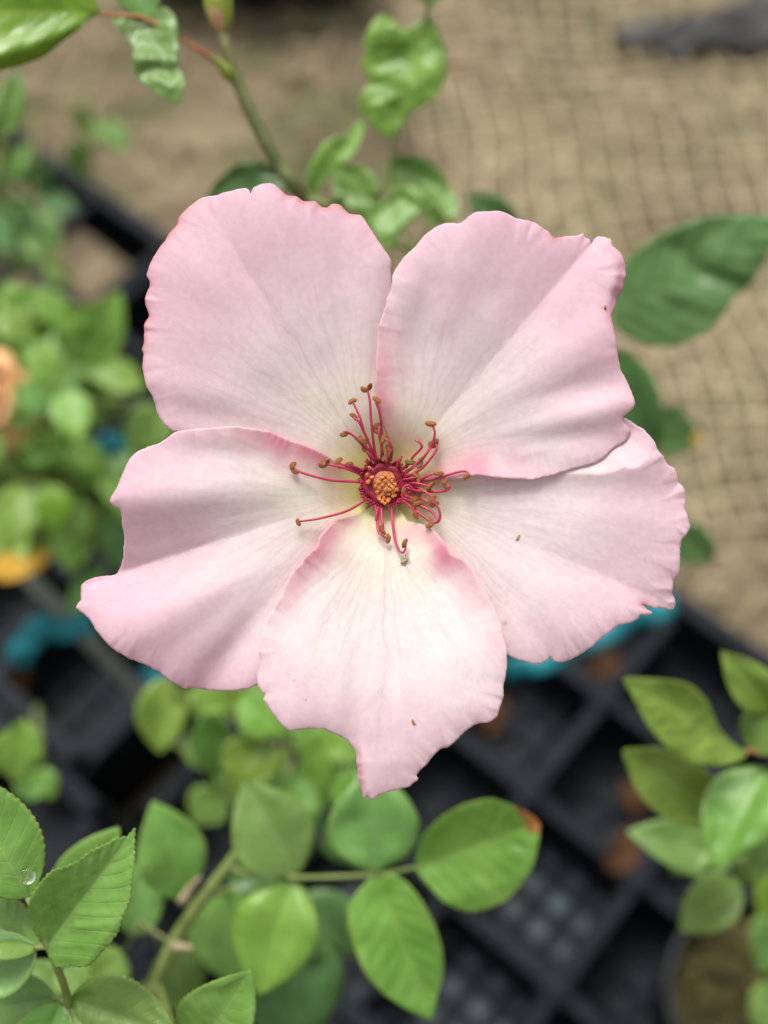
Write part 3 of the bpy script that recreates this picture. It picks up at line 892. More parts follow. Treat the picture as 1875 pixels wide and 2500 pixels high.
# crimson disc, a low ring
CX, CY = 935.5, 1180.5
mb = MB()
prof = [(0, 8), (14, 10), (26, 13), (34, 17), (42, 19), (50, 15), (55, 6), (56, -8), (50, -24), (20, -34)]
vs, fs = [], []
K = 64
for i, (rr, hh) in enumerate(prof):
    for k in range(K):
        a = 2 * math.pi * k / K
        wob = 1 + 0.05 * math.sin(7 * a + 1) + 0.03 * math.sin(13 * a)
        e = 1.0 if i < 2 else wob
        vs.append(fw(CX + rr * e * math.cos(a), CY + rr * e * math.sin(a), hh + (0.7 * math.sin(23 * a + i) if i > 2 else 0)))
for i in range(len(prof) - 1):
    for k in range(K):
        fs.append((i * K + k, i * K + (k + 1) % K, (i + 1) * K + (k + 1) % K, (i + 1) * K + k))
mb.add(vs, fs)
mb.build('disc', MAT['crimson'], bloom, base)

# pistil: peach dome with separate stigmas
PXc, PYc = 940.0, 1182.0
mb = MB()
vs, fs = [], []
prof = [(29, 6), (30.5, 12), (29, 18), (24, 23), (17, 26), (9, 27.5), (0.4, 28)]
K = 40
for i, (rr, hh) in enumerate(prof):
    for k in range(K):
        a = 2 * math.pi * k / K
        e = 1 + 0.03 * math.sin(5 * a)
        vs.append(fw(PXc + rr * e * math.cos(a), PYc + rr * 1.12 * e * math.sin(a), hh))
for i in range(len(prof) - 1):
    for k in range(K):
        fs.append((i * K + k, i * K + (k + 1) % K, (i + 1) * K + (k + 1) % K, (i + 1) * K + k))
mb.add(vs, fs)
pist = mb.build('pistil', MAT['dome'], bloom, base)


def blob_mesh(name, mat, seed, dim=0.35):
    rn = random.Random(seed)
    vs, fs = [], []
    n1, n2 = 12, 8
    for j in range(n2 + 1):
        ph = math.pi * j / n2
        for i in range(n1):
            a = 2 * math.pi * i / n1
            r_ = 1 + 0.16 * math.sin(3 * a + seed) * math.sin(ph) + 0.12 * math.sin(2 * a + 2 * seed) * math.sin(ph)
            z = math.cos(ph)
            if z > 0.3: z -= dim * (z - 0.3) * 2.0      # dimple
            vs.append(Vector((math.sin(ph) * math.cos(a) * r_, math.sin(ph) * math.sin(a) * r_, z * 0.9)))
    for j in range(n2):
        for i in range(n1):
            fs.append((j * n1 + i, (j + 1) * n1 + i, (j + 1) * n1 + (i + 1) % n1, j * n1 + (i + 1) % n1))
    return new_mesh(name, vs, fs, mat)


stig = [blob_mesh('stigma', MAT['stigma'], s) for s in (1, 2, 3)]
VIEWROT = camo.rotation_euler.to_matrix()
spots = []
tries = 0
while len(spots) < 34 and tries < 4000:
    tries += 1
    a, q = random.uniform(0, 6.28), math.sqrt(random.random())
    X, Y = 943 + 26 * q * math.cos(a), 1189 + 33 * q * math.sin(a)
    if all((X - u) ** 2 + (Y - v) ** 2 > 9.2 ** 2 for u, v in spots):
        spots.append((X, Y))
spots += [(897, 1159), (899, 1176), (902, 1142), (908, 1165), (932, 1224), (940, 1229), (926, 1218), (947, 1222)]
for i, (X, Y) in enumerate(spots):
    o = link('stigma', stig[i % 3], pist)
    dist = math.hypot(X - PXc, (Y - PYc) / 1.12)
    hh = 31 - 13 * (dist / 40) ** 2 + random.uniform(-2, 3)
    if i >= len(spots) - 8:
        hh = 27 + random.uniform(-2, 5)
    o.location = fw(X, Y, hh) - base
    sc_ = random.uniform(4.6, 6.4) * S
    o.scale = (sc_, sc_ * random.uniform(0.8, 1.15), sc_)
    o.rotation_euler = (VIEWROT @ Matrix.Rotation(random.uniform(0, 6.28), 3, 'Z') @ Matrix.Rotation(random.uniform(-0.6, 0.6), 3, 'X')).to_euler()


# anthers: curled two-lobed pods
def anther_mesh(seed, mat, arcdeg, rad):
    rn = random.Random(seed)
    vs, fs = [], []
    n1, n2 = 18, 14
    for i in range(n1):
        t = i / (n1 - 1)
        a = R(arcdeg) * (t - 0.5)
        c = Vector((math.sin(a) * rad, (1 - math.cos(a)) * rad - rad * 0.35, 0.12 * math.sin(a * 2 + seed)))
        tan = Vector((math.cos(a), math.sin(a), 0)); no = Vector((-math.sin(a), math.cos(a), 0)); bi = Vector((0, 0, 1))
        th_ = 0.46 * (math.sin(math.pi * (0.10 + 0.80 * t)) ** 0.5)
        for k in range(n2):
            b = 2 * math.pi * k / n2
            # two lobes with a groove between
            g = 1 - 0.34 * math.exp(-((abs(((b - math.pi / 2 + math.pi) % (2 * math.pi)) - math.pi)) / 0.42) ** 2) + 0.06 * math.sin(3 * t * 6 + b)
            vs.append(c + (no * math.cos(b) * 0.95 + bi * math.sin(b)) * th_ * g)
    for i in range(n1 - 1):
        for k in range(n2):
            fs.append((i * n2 + k, i * n2 + (k + 1) % n2, (i + 1) * n2 + (k + 1) % n2, (i + 1) * n2 + k))
    fs.append(tuple(range(n2))[::-1]); fs.append(tuple((n1 - 1) * n2 + k for k in range(n2)))
    return new_mesh('anther', vs, fs, mat)


ANTH = [anther_mesh(1, MAT['anther'], 90, 1.0), anther_mesh(2, MAT['anther'], 190, 0.62), anther_mesh(3, MAT['anther'], 230, 0.55), anther_mesh(4, MAT['anther'], 60, 1.3)]
ANTH_G = anther_mesh(5, MAT['anther_green'], 110, 0.8)
K3 = 550 / 1659.0
ST = [  # filament points in a 1659 px enlargement of the centre; last point carries the anther
    [(810, 740), (795, 640), (782, 540), (770, 400), (762, 290), (742, 205)],
    [(850, 720), (850, 560), (845, 450), (830, 370), (805, 305)],
    [(800, 720), (770, 640), (720, 520), (690, 420), (640, 310)],
    [(815, 735), (760, 620), (715, 520), (680, 450), (640, 420)],
    [(780, 730), (715, 635), (660, 570), (600, 528), (570, 525)],
    [(862, 720), (845, 620), (832, 550), (810, 500)],
    [(795, 740), (760, 680), (735, 630), (712, 590)],
    [(858, 740), (850, 660), (850, 585)],
    [(915, 740), (925, 660), (905, 600), (862, 572)],
    [(810, 760), (770, 700), (735, 668)],
    [(893, 750), (890, 705), (888, 660)],
    [(700, 840), (600, 800), (520, 778), (430, 760)],
    [(705, 825), (630, 790), (580, 770), (535, 755)],
    [(715, 815), (660, 785), (610, 768)],
    [(715, 895), (600, 890), (480, 882), (360, 855), (270, 828), (203, 795)],
    [(735, 1020), (640, 1085), (560, 1120), (450, 1150), (370, 1168), (250, 1185)],
    [(848, 1060), (850, 1150), (858, 1200), (862, 1245)],
    [(825, 1060), (818, 1180), (826, 1260), (850, 1285), (885, 1310)],
    [(920, 1055), (930, 1180), (945, 1300), (970, 1380), (1000, 1415), (1022, 1395), (1028, 1350)],
    [(1020, 830), (1130, 745), (1190, 670), (1230, 590), (1240, 520), (1210, 450)],
    [(1015, 840), (1120, 750), (1180, 685), (1232, 620)],
    [(1030, 860), (1090, 830), (1160, 780), (1220, 710), (1255, 650), (1248, 612)],
    [(1030, 890), (1140, 870), (1200, 845), (1268, 820)],
    [(1030, 900), (1130, 892), (1250, 870), (1350, 840), (1430, 818), (1475, 818), (1490, 840), (1485, 870)],
    [(1010, 880), (1060, 870), (1110, 860)],
    [(1030, 920), (1190, 962), (1270, 966), (1330, 955), (1352, 930), (1320, 912)],
    [(1030, 905), (1110, 905), (1210, 930)],
    [(1010, 960), (1110, 985), (1140, 972), (1080, 950), (1048, 920), (1018, 930), (1030, 960)],
    [(1020, 930), (1100, 960), (1160, 945)],
    [(1000, 985), (1060, 1010), (1105, 1012)],
    [(1040, 950), (1130, 1000), (1190, 1042), (1220, 1035)],
    [(1000, 1000), (1090, 1055), (1180, 1090), (1240, 1140), (1262, 1172), (1240, 1192), (1205, 1200)],
    [(985, 1015), (1080, 1085), (1150, 1142), (1220, 1190), (1268, 1185), (1280, 1130), (1250, 1060), (1215, 1045)],
    [(1000, 1005), (1060, 1035), (1115, 1062)],
    [(990, 1020), (1050, 1065), (1115, 1130)],
    [(1035, 905), (1130, 940), (1200, 990), (1240, 1030)],
]
BARE = [[(1030, 790), (1085, 705), (1130, 660), (1146, 630), (1125, 600), (1095, 588)], [(800, 1060), (812, 1120), (806, 1180)], [(960, 790), (985, 740), (1000, 700)]]
GREEN = [[(1010, 800), (1040, 760), (1060, 738)], [(1030, 815), (1080, 790), (1122, 757)], [(885, 770), (884, 745), (885, 722)]]


def filament(path, anther, amesh=None):
    pts = [(650 + a * K3, 880 + b * K3) for a, b in path]
    L_ = sum(math.hypot(pts[i + 1][0] - pts[i][0], pts[i + 1][1] - pts[i][1]) for i in range(len(pts) - 1))
    n_ = len(pts)
    p3 = []
    for i, (X, Y) in enumerate(pts):
        t = i / (n_ - 1)
        rise = min(55, 14 + 0.30 * L_)
        hh = 12 + rise * math.sin(t * 1.9) * 0.95
        hh = max(hh, petal_h(X, Y) + 9)
        p3.append(fw(X, Y, hh))
    sp = spline(p3, 8 + 5 * n_)
    mb = MB()
    mb.tube(sp, [(3.7 - 1.1 * i / len(sp)) * S for i in range(len(sp))], 8)
    o = mb.build('stamen', MAT['filament'], bloom, base)
    if anther:
        a = link('anther', amesh or random.choice(ANTH), o)
        a.location = sp[-1] - base
        k = random.uniform(12.5, 15.5) * S
        a.scale = (k * random.uniform(0.95, 1.25), k, k * random.uniform(0.8, 1.0))
        a.rotation_euler = (VIEWROT @ Matrix.Rotation(random.uniform(0, 6.28), 3, 'Z') @ Matrix.Rotation(random.uniform(-0.9, 0.9), 3, 'X')).to_euler()
    return o


for q in ST: filament(q, True)
for q in BARE: filament(q, False)
for q in GREEN: filament(q, True, ANTH_G)

# fringe of short withered filament bases round the disc
mb = MB()
for i in range(120):
    a = random.uniform(0, 2 * math.pi)
    up = math.exp(-((a - 1.5 * math.pi + 0.1) / 0.9) ** 2) + 0.7 * math.exp(-((a - 0.1) / 0.7) ** 2) + 0.7 * math.exp(-((a - 6.28) / 0.7) ** 2)
    l = random.uniform(5, 11) + up * random.uniform(2, 19)
    r0 = random.uniform(49, 55)
    da_ = random.uniform(-0.12, 0.12)
    q0 = fw(CX + r0 * math.cos(a), CY + r0 * math.sin(a), 11)
    q1 = fw(CX + (r0 + l * .6) * math.cos(a + da_ * .5), CY + (r0 + l * .6) * math.sin(a + da_ * .5), 17 + l * .3)
    q2 = fw(CX + (r0 + l) * math.cos(a + da_), CY + (r0 + l) * math.sin(a + da_), 15 + l * .4)
    mb.tube([q0, q1, q2], [3.0 * S, 2.4 * S, 1.4 * S], 5)
o = mb.build('filament_fringe', MAT['filament_dark'], bloom, base)
o['kind'] = 'stuff'


# ------------------------------------------------------------------ tiny visitors and flecks on the petals
def insect(x, y, ang, length, label, name='aphid', cat='insect'):
    h = petal_h(x, y)
    c = fw(x, y, h + 3.5)
    root = thing(name, label, cat, c)
    ax = (fw(x + math.cos(ang), y + math.sin(ang), h) - fw(x, y, h)).normalized()
    n_ = (CAM - c).normalized(); sd_ = n_.cross(ax)
    mb = MB()
    L_ = length * S
    pts = [c + ax * (t - 0.5) * L_ + n_ * 1.0 * S * math.sin(math.pi * t) for t in np.linspace(0, 1, 9)]
    mb.tube(pts, [L_ * q for q in (0.04, 0.15, 0.22, 0.25, 0.24, 0.20, 0.15, 0.12, 0.05)], 8)
    mb.build('body', MAT['tan'], root, c)
    for s in (-1, 1):
        for t in (-0.1, 0.12, 0.3):
            m2 = MB()
            p0 = c + ax * t * L_
            m2.tube([p0 + sd_ * s * 0.2 * L_, p0 + sd_ * s * 0.42 * L_ + ax * (t - .05) * L_ * .6 + n_ * 1.2 * S, p0 + sd_ * s * 0.6 * L_ + ax * t * L_ - n_ * 2.5 * S], 0.7 * S, 5)
            m2.build('leg', MAT['tan'], root, c)
        m2 = MB()
        m2.tube([c + ax * 0.48 * L_, c + ax * 0.75 * L_ + sd_ * s * 0.18 * L_ + n_ * S], 0.5 * S, 5)
        m2.build('antenna', MAT['tan'], root, c)
    return root


insect(987, 1370, -0.6, 21, 'tiny tan aphid sitting on the palest petal below the stamens')


def fleck(x, y, ang, ln, wd, label, mat):
    h = petal_h(x, y)
    mb = MB()
    pts = []
    for i in range(6):
        t = i / 5 - 0.5
        pts.append(fw(x + t * ln * math.cos(ang) + 1.2 * math.sin(t * 5), y + t * ln * math.sin(ang) + 1.5 * math.cos(t * 6), h + 1.6))
    mb.tube(pts, [wd * S * q for q in (0.2, 0.5, 0.6, 0.5, 0.45, 0.15)], 6)
    tag(mb.build('debris_fleck', mat), label, 'fleck')


fleck(1264, 1313, 2.3, 17, 6, 'small tan fleck lying on the broad petal right of the stamens', MAT['tan'])
fleck(1478, 752, 2.0, 12, 6, 'orange brown fleck near the torn upper petal corner', MAT['scorch'])
fleck(1010, 1764, 1.2, 15, 5, 'orange brown fleck near the narrow drooping petal tip', MAT['scorch'])


# ------------------------------------------------------------------ leaves
def leaf_mesh(base_, tip, width, fold=18, roll=0, curl=0.06, wave=0.03, serr=True, seed=0, shape=0.82, nv=None, bumpy=1.0, tip_mat=None, side=0):
    rn = random.Random(seed)
    ax = tip - base_
    L_ = ax.length; ax = ax / L_
    n0 = CAM - (base_ + tip) / 2
    n0 = (n0 - ax * n0.dot(ax)).normalized()
    n_ = Matrix.Rotation(R(roll), 3, ax) @ n0
    sd_ = ax.cross(n_)
    nv = nv or (96 if serr else 30)
    nu = 8
    teeth = 19
    ph = rn.uniform(0, 6)
    vs, fs, uv = [], [], []
    tf = math.tan(R(fold))
    VV, UU = np.meshgrid(np.arange(nv + 1) / nv, np.arange(-nu, nu + 1) / nu, indexing='ij')
    AU = np.abs(UU)
    cor = 0.0075 * np.sin(2 * np.pi * (VV * 9 - AU * 1.9) + 1.5 * vnoise(VV * 5 + seed, UU * 2, seed)) * (0.6 + 0.8 * vnoise(VV * 3 + 7, UU * 1.5 + seed, seed + 1))
    wrk = 0.055 * vnoise(VV * 2.6 + seed * 1.3, UU * 1.6 + 5, seed + 2) + 0.022 * vnoise(VV * 6 + seed * 2.1, UU * 3 + 9, seed + 3)
    for j in range(nv + 1):
        v = j / nv
        wp = (math.sin(math.pi * v ** shape) ** 0.80) if 0 < v < 1 else 0.0
        wp *= 1.0 if v < 0.8 else (1 - 0.10 * (v - 0.8) / 0.2)
        hw = width / 2 * max(wp, 0.012)
        arch = -curl * L_ * ((2 * v - 1) ** 2) * 1.2 - curl * L_ * 0.5 * v
        bend = side * L_ * math.sin(math.pi * v) 
        for i in range(-nu, nu + 1):
            u = i / nu
            e = 1.0
            if serr and abs(i) == nu:
                saw = (v * teeth) % 1.0
                e = 1.0 + 0.055 * (saw - 0.4) * min(1, wp * 2)
            y_ = u * hw * e
            au = abs(u)
            z = au * hw * tf * (1 - 0.35 * au)
            z += arch + wave * width * math.sin(v * 7 + ph + (1.5 if u > 0 else 0)) * au ** 2
            z += cor[j, i + nu] * width * math.sin(math.pi * min(1, au * 1.02)) * wp
            z += bumpy * width * wrk[j, i + nu] * min(1, au * 2.5) * min(1, wp * 1.5)
            vs.append(base_ + ax * (v * L_) + sd_ * (y_ + bend) + n_ * z)
            uv.append((u * 0.5 + 0.5, v))
    m_ = 2 * nu + 1
    for j in range(nv):
        for i in range(m_ - 1):
            fs.append((j * m_ + i, j * m_ + i + 1, (j + 1) * m_ + i + 1, (j + 1) * m_ + i))
    return vs, fs, uv


def traced_leaf(parent, origin, outline, zoom, mid, d0, d1, mat, feats=(), tilt=0.0, saw=0.0, lip=0.0, rough=1.0, tip_mat=None, step=6.0, seed=1, name='leaflet'):
    """a leaflet whose outline is traced: d0 depth at its base, d1 at its tip, tilt = depth change across (m per photo px)"""
    ox, oy, k = zoom
    ol = smooth_closed(zc(outline, ox, oy, k), step * 0.8)
    seg = np.hypot(*(np.roll(ol, -1, 0) - ol).T)
    arc = np.concatenate([[0], np.cumsum(seg)[:-1]])
    tang = np.roll(ol, -1, 0) - np.roll(ol, 1, 0)
    tang /= np.hypot(*tang.T)[:, None] + 1e-9
    area2 = np.sum(ol[:, 0] * np.roll(ol[:, 1], -1) - np.roll(ol[:, 0], -1) * ol[:, 1])
    nrm = np.stack([tang[:, 1], -tang[:, 0]], 1) * (1 if area2 > 0 else -1)
    if saw:
        ol = ol + nrm * (saw * (((arc / 15.0) % 1.0) - 0.5) + 0.4 * saw * vnoise(arc / 30, arc * 0, seed))[:, None]
    (mx0, my0), (mx1, my1) = zc(mid, ox, oy, k)
    x0, y0 = ol.min(0); x1, y1 = ol.max(0)
    P_ = []
    for q, yy in enumerate(np.arange(y0, y1, step * 0.866)):
        xs = np.arange(x0 + (q % 2) * step / 2, x1, step)
        P_.append(np.stack([xs, np.full_like(xs, yy)], 1))
    pts = np.vstack(P_)
    px, py = pts[:, 0], pts[:, 1]
    ins = np.zeros(len(pts), bool)
    for (xa, ya), (xb, yb) in zip(ol, np.roll(ol, -1, 0)):
        if ya == yb: continue
        ins ^= ((ya > py) != (yb > py)) & (px < (xb - xa) * (py - ya) / (yb - ya) + xa)
    pts = pts[ins]
    D = np.hypot(pts[:, None, 0] - ol[None, :, 0], pts[:, None, 1] - ol[None, :, 1])
    dm = D.min(1); keep = dm > step * 0.55
    pts, dm = pts[keep], dm[keep]
    allp = np.vstack([ol, pts]); dm = np.concatenate([np.zeros(len(ol)), dm])
    nb_ = len(ol)
    res = delaunay_2d_cdt([Vector(q) for q in allp], [], [list(range(nb_))], 1, 1e-4)
    V2 = np.array([tuple(q) for q in res[0]]); src = np.array([o[0] if len(o) else 0 for o in res[3]]); dm = dm[src]
    x, y = V2[:, 0], V2[:, 1]
    t, sg, _ = seg_dist(x, y, (mx0, my0), (mx1, my1))
    L_ = math.hypot(mx1 - mx0, my1 - my0)
    tb, sb, _ = seg_dist(ol[:, 0], ol[:, 1], (mx0, my0), (mx1, my1))
    hw = {1: np.full(21, 8.0), -1: np.full(21, 8.0)}
    for a, b in zip(tb, sb):
        i = int(np.clip(round(a * 20), 0, 20)); z = 1 if b > 0 else -1
        hw[z][i] = max(hw[z][i], abs(b))
    tt = np.clip(t, 0, 1) * 20
    w1 = np.interp(tt, range(21), hw[1]); w2 = np.interp(tt, range(21), hw[-1])
    u = np.clip(np.where(sg > 0, sg / w1, sg / w2), -1, 1)
    h = np.zeros(len(x))
    for kind, a, b, amp, wd in feats:
        (ax_, ay_), (bx_, by_) = zc([a, b], ox, oy, k)
        t2, s2, d = seg_dist(x, y, (ax_, ay_), (bx_, by_))
        if kind == 'V': h -= amp * np.exp(-np.sqrt(d * d + 16) / wd)
        elif kind == 'F': h += amp * np.minimum(1.2, np.sqrt(sg * sg + 25) / wd)
        else: h += (amp if kind == 'r' else -amp) * np.exp(-(d / wd) ** 2)
    h += rough * (5 * vnoise(x / 55, y / 55, seed) + 2.5 * vnoise(x / 24, y / 24, seed + 1))
    h += 0.012 * L_ * 0.5 * np.sin(2 * np.pi * (t * 8 - np.abs(u) * 1.8)) * np.abs(u) * (1 - np.abs(u)) * 2
    h += lip * np.exp(-(dm / 16) ** 1.4)
    dep = d0 + (d1 - d0) * t + tilt * sg
    dep = dep - h * (d0 + d1) / 2 / FPX
    W = [P(a, b, c) - origin for a, b, c in zip(x, y, dep)]
    F2 = []
    for f in res[2]:
        a, b, c = f[:3]
        cr = (x[b] - x[a]) * (y[c] - y[a]) - (x[c] - x[a]) * (y[b] - y[a])
        F2.append(tuple(f) if cr < 0 else tuple(reversed(f)))
    uv = np.stack([u * 0.5 + 0.5, np.clip(t, 0, 1)], 1)
    me = new_mesh(name, W, F2, MAT[mat], True, uv)
    o = link(name, me, parent)
    md = o.modifiers.new('thickness', 'SOLIDIFY'); md.thickness = 0.00022; md.offset = 0.0
    if tip_mat:
        me.materials.append(MAT[tip_mat])
        for p in me.polygons:
            c = p.vertices[0]
            if t[c] + 0.05 * vnoise(np.array([x[c] / 12]), np.array([y[c] / 12]), 3)[0] > 0.90 + 0.10 * max(0.0, sg[c] / 60):
                p.material_index = 1
    return o, P(mx0, my0, d0)


LSEED = [100]


def add_leaflet(parent, origin, bx, by, bd, tx, ty, td, wpx, mat='mid', fold=16, roll=0, curl=0.05, serr=True, wave=0.03, shape=0.82, bumpy=1.0, side=0.0, tip_mat=None, name='leaflet'):
    LSEED[0] += 1
    b, t = P(bx, by, bd), P(tx, ty, td)
    wd = wpx * (bd + td) / 2 / FPX
    vs, fs, uv = leaf_mesh(b, t, wd, fold, roll, curl, wave, serr, LSEED[0], shape, None, bumpy, None, side)
    me = new_mesh(name, [v - origin for v in vs], fs, MAT[mat], True, uv)
    o = link(name, me, parent)
    md = o.modifiers.new('thickness', 'SOLIDIFY'); md.thickness = 0.00022; md.offset = 0.0
    if tip_mat:
        me.materials.append(MAT[tip_mat])
        for p in me.polygons:
            c = [uv[i] for i in p.vertices]
            uu = sum(q[0] for q in c) / len(c); vv = sum(q[1] for q in c) / len(c)
            if vv > 0.90 + 0.03 * math.sin(uu * 40) - 0.05 * (uu < 0.5):
                p.material_index = 1
    return o, b


def leaf(root, path, leaflets, mat='stem', rad=0.0009, name='leaf', **kw):
    """one compound leaf: rachis through pixel points (x, y, depth), leaflets as sub-parts"""
    O = Vector(root.location)
    pts = [P(*q) for q in path]
    sp = spline(pts, 6 * len(pts))
    mb = MB()
    n_ = len(sp)
    mb.tube(sp, [rad * (1.15 - 0.45 * i / n_) for i in range(n_)], 8)
    o = mb.build(name, MAT[mat], root, O)
    for l in leaflets:
        if isinstance(l, dict):
            lo, b = traced_leaf(o, O, **l)
            j = min(range(n_), key=lambda i: (sp[i] - b).length)
            if (sp[j] - b).length > 0.0008:
                m2 = MB(); m2.tube([sp[j], (sp[j] + b) / 2, b], rad * 0.7, 6); m2.build('petiolule', MAT[mat], o, O)
            continue
        k = dict(kw)
        if isinstance(l[-1], dict):
            k.update(l[-1]); l = l[:-1]
        lo, b = add_leaflet(o, O, *l, **k)
        j = min(range(n_), key=lambda i: (sp[i] - b).length)
        if (sp[j] - b).length > 0.0008:
            m2 = MB(); m2.tube([sp[j], (sp[j] + b) / 2, b], rad * 0.7, 6); m2.build('petiolule', MAT[mat], o, O)
    return o


def stem(root, pts, r0, r1, mat='stem_olive', n=30, name='stem', thorns=0):
    O = Vector(root.location)
    sp = spline(pts, n)
    mb = MB(); mb.tube(sp, [r0 + (r1 - r0) * i / (n - 1) for i in range(n)], 10)
    o = mb.build(name, MAT[mat], root, O)
    for k in range(thorns):
        i = int((k + 0.7) / (thorns + 0.5) * (n - 2))
        a = random.uniform(0, 6.28)
        d = (sp[i + 1] - sp[i]).normalized()
        s = Vector((math.cos(a), math.sin(a), 0.2)); s = (s - d * s.dot(d)).normalized()
        m2 = MB(); m2.tube([sp[i], sp[i] + s * 0.003, sp[i] + s * 0.0055 - d * 0.001], [0.0012, 0.0007, 0.0001], 6)
        m2.build('thorn', MAT['red_stem'], o, O)
    return o


# --- budded shoot, upper left ------------------------------------------------
b0 = Vector((-0.05, 0.50, GZ + 0.012))
t = thing('rose_shoot', 'slender olive rose shoot with a green bud and a large glossy lime leaf', 'rose plant', b0)
stem(t, [P(538, 62, 0.268), P(552, 115, 0.268), P(578, 195, 0.27), P(622, 295, 0.272), P(680, 400, 0.275), P(735, 480, 0.28), P(820, 640, 0.32), Vector((-0.03, 0.34, 0.35)), b0], 0.0011, 0.0022, 'stem_olive', 44)
mb = MB()
mb.tube(spline([P(540, 74, 0.268), P(536, 48, 0.267), P(531, 15, 0.266), P(528, -18, 0.265), P(527, -45, 0.264)], 14), [0.0009 + 0.0016 * math.sin(math.pi * min(1, 0.06 + 0.9 * i / 13)) for i in range(14)], 12)
bud = mb.build('bud', MAT['bud_pink'], t, b0)
for k in range(5):
    a = k * 1.2566 + 0.3
    m2 = MB(); vs, fs = [], []
    for i in range(8):
        q = i / 7
        c = P(540 - 13 * q, 74 - 125 * q, 0.268 - 0.004 * q)
        rr = 0.0014 + 0.0017 * math.sin(math.pi * min(1, 0.06 + 0.9 * q))
        wd = 0.72 * (1 - q ** 1.6) + 0.04
        for s in (-1, 0, 1):
            vs.append(c + (RT * math.cos(a + s * wd) + FWD * math.sin(a + s * wd)) * rr)
    for i in range(7):
        for s in range(2):
            fs.append((i * 3 + s, i * 3 + s + 1, i * 3 + s + 4, i * 3 + s + 3))
    m2.add(vs, fs); o = m2.build('sepal', MAT['bud'], bud, b0); md = o.modifiers.new('thickness', 'SOLIDIFY'); md.thickness = 0.0003
leaf(t, [(562, 186, 0.2695), (520, 145, 0.265), (445, 98, 0.262), (350, 45, 0.260), (285, 38, 0.258), (244, 33, 0.256)],
     [dict(outline=[(582, 86), (545, 98), (505, 120), (450, 180), (380, 222), (300, 290), (230, 340), (130, 370), (0, 405), (-200, 430), (-420, 380), (-560, 250), (-640, 80), (-560, -120), (-380, -270), (-150, -330), (100, -300), (320, -200), (480, -80), (560, 20)],
           zoom=(0, 0, 0.42194), mid=[(582, 80), (-640, 60)], d0=0.256, d1=0.242, mat='lime', feats=[('F', (0, 0), (1, 0), 12, 90), ('r', (500, 150), (-100, 340), 16, 26)], lip=-14, saw=2.0, rough=0.25, step=8),
      (352, 44, 0.260, 318, -130, 0.262, 120, 'blue', 14, 0, 0.05),
      dict(outline=[(650, 100), (700, 80), (790, 95), (838, 118), (850, 100), (890, 70), (940, 40), (985, 60), (1020, 110), (1030, 200), (1035, 290), (1030, 370), (1060, 440), (1075, 490), (1050, 540), (1040, 600), (960, 570), (870, 520), (800, 460), (770, 400), (765, 330), (772, 280), (720, 210), (665, 150)],
           zoom=(0, 0, 0.42194), mid=[(832, 112), (1036, 596)], d0=0.260, d1=0.257, mat='blue', feats=[('V', (830, 110), (960, 340), 16, 30), ('r', (780, 330), (1000, 350), 13, 18), ('v', (860, 260), (960, 250), 8, 22), ('r', (900, 440), (990, 500), 12, 18), ('v', (820, 430), (980, 420), 9, 15), ('r', (980, 150), (1000, 280), 8, 18)], saw=2.0, rough=1.0, step=5, seed=4)], 'red_stem', 0.00055)
mb = MB(); mb.tube(spline([P(566, 196, 0.2685), P(545, 165, 0.266), P(518, 138, 0.264)], 8), [0.0007, 0.0012, 0.0013, 0.0013, 0.0011, 0.0009, 0.0006, 0.0003], 8)
mb.build('stipule', MAT['bud'], t, b0)

# --- crinkled leaves above the bloom ------------------------------------------
b1 = Vector((0.03, 0.52, GZ + 0.012))
t = thing('rose_shoot', 'rose shoot with crinkled bright green leaves rising behind the gap between the two upper petals', 'rose plant', b1)
stem(t, [P(1010, 620, 0.33), P(985, 760, 0.35), Vector((0.03, 0.40, 0.32)), b1], 0.0014, 0.0022, 'stem', 24)
leaf(t, [(1010, 620, 0.33), (960, 480, 0.325), (958, 380, 0.322), (968, 330, 0.32), (1035, 60, 0.315), (1045, 20, 0.312), (1050, -30, 0.31)],
     [dict(outline=[(1060, 92), (1000, 130), (920, 172), (880, 150), (830, 100), (760, 95), (720, 150), (685, 230), (690, 310), (668, 380), (700, 430), (715, 480), (680, 530), (655, 580), (665, 640), (720, 710), (770, 770), (820, 800), (860, 780), (900, 720), (950, 660), (1030, 610), (1110, 550), (1150, 470), (1165, 370), (1150, 280), (1110, 190), (1085, 120)],
           zoom=(600, 0, 0.42194), mid=[(1060, 100), (828, 795)], d0=0.314, d1=0.318, mat='fresh', feats=[('V', (1050, 130), (850, 760), 7.8, 35), ('v', (780, 360), (900, 330), 13.0, 26), ('r', (740, 190), (860, 200), 7.8, 26), ('r', (980, 480), (1100, 420), 6.5, 28), ('v', (690, 480), (790, 500), 7.8, 18), ('r', (760, 610), (840, 560), 6.5, 22)], rough=1.0, step=6, seed=6),
      (1045, 20, 0.312, 1062, -90, 0.312, 60, 'blue', 25, 0, 0.03)], 'stem', 0.0005, serr=False)
leaf(t, [(1010, 620, 0.33), (900, 540, 0.322), (840, 500, 0.318), (770, 478, 0.316)],
     [dict(outline=[(365, 1120), (345, 1040), (360, 980), (400, 900), (450, 830), (520, 790), (590, 780), (630, 720), (680, 700), (680, 770), (650, 860), (600, 920), (530, 960), (470, 1020), (430, 1090), (400, 1130)],
           zoom=(600, 0, 0.42194), mid=[(375, 1130), (672, 705)], d0=0.316, d1=0.315, mat='fresh', feats=[('F', (0, 0), (1, 0), 14, 28)], rough=1.0, step=6, seed=7),
      (925, 500, 0.326, 800, 405, 0.33, 105, 'mid', 14, 0, 0.06, {'bumpy': 2}),
      (800, 540, 0.318, 840, 478, 0.312, 60, 'blue', 20, 0, 0.05)], 'stem', 0.0006, serr=False)
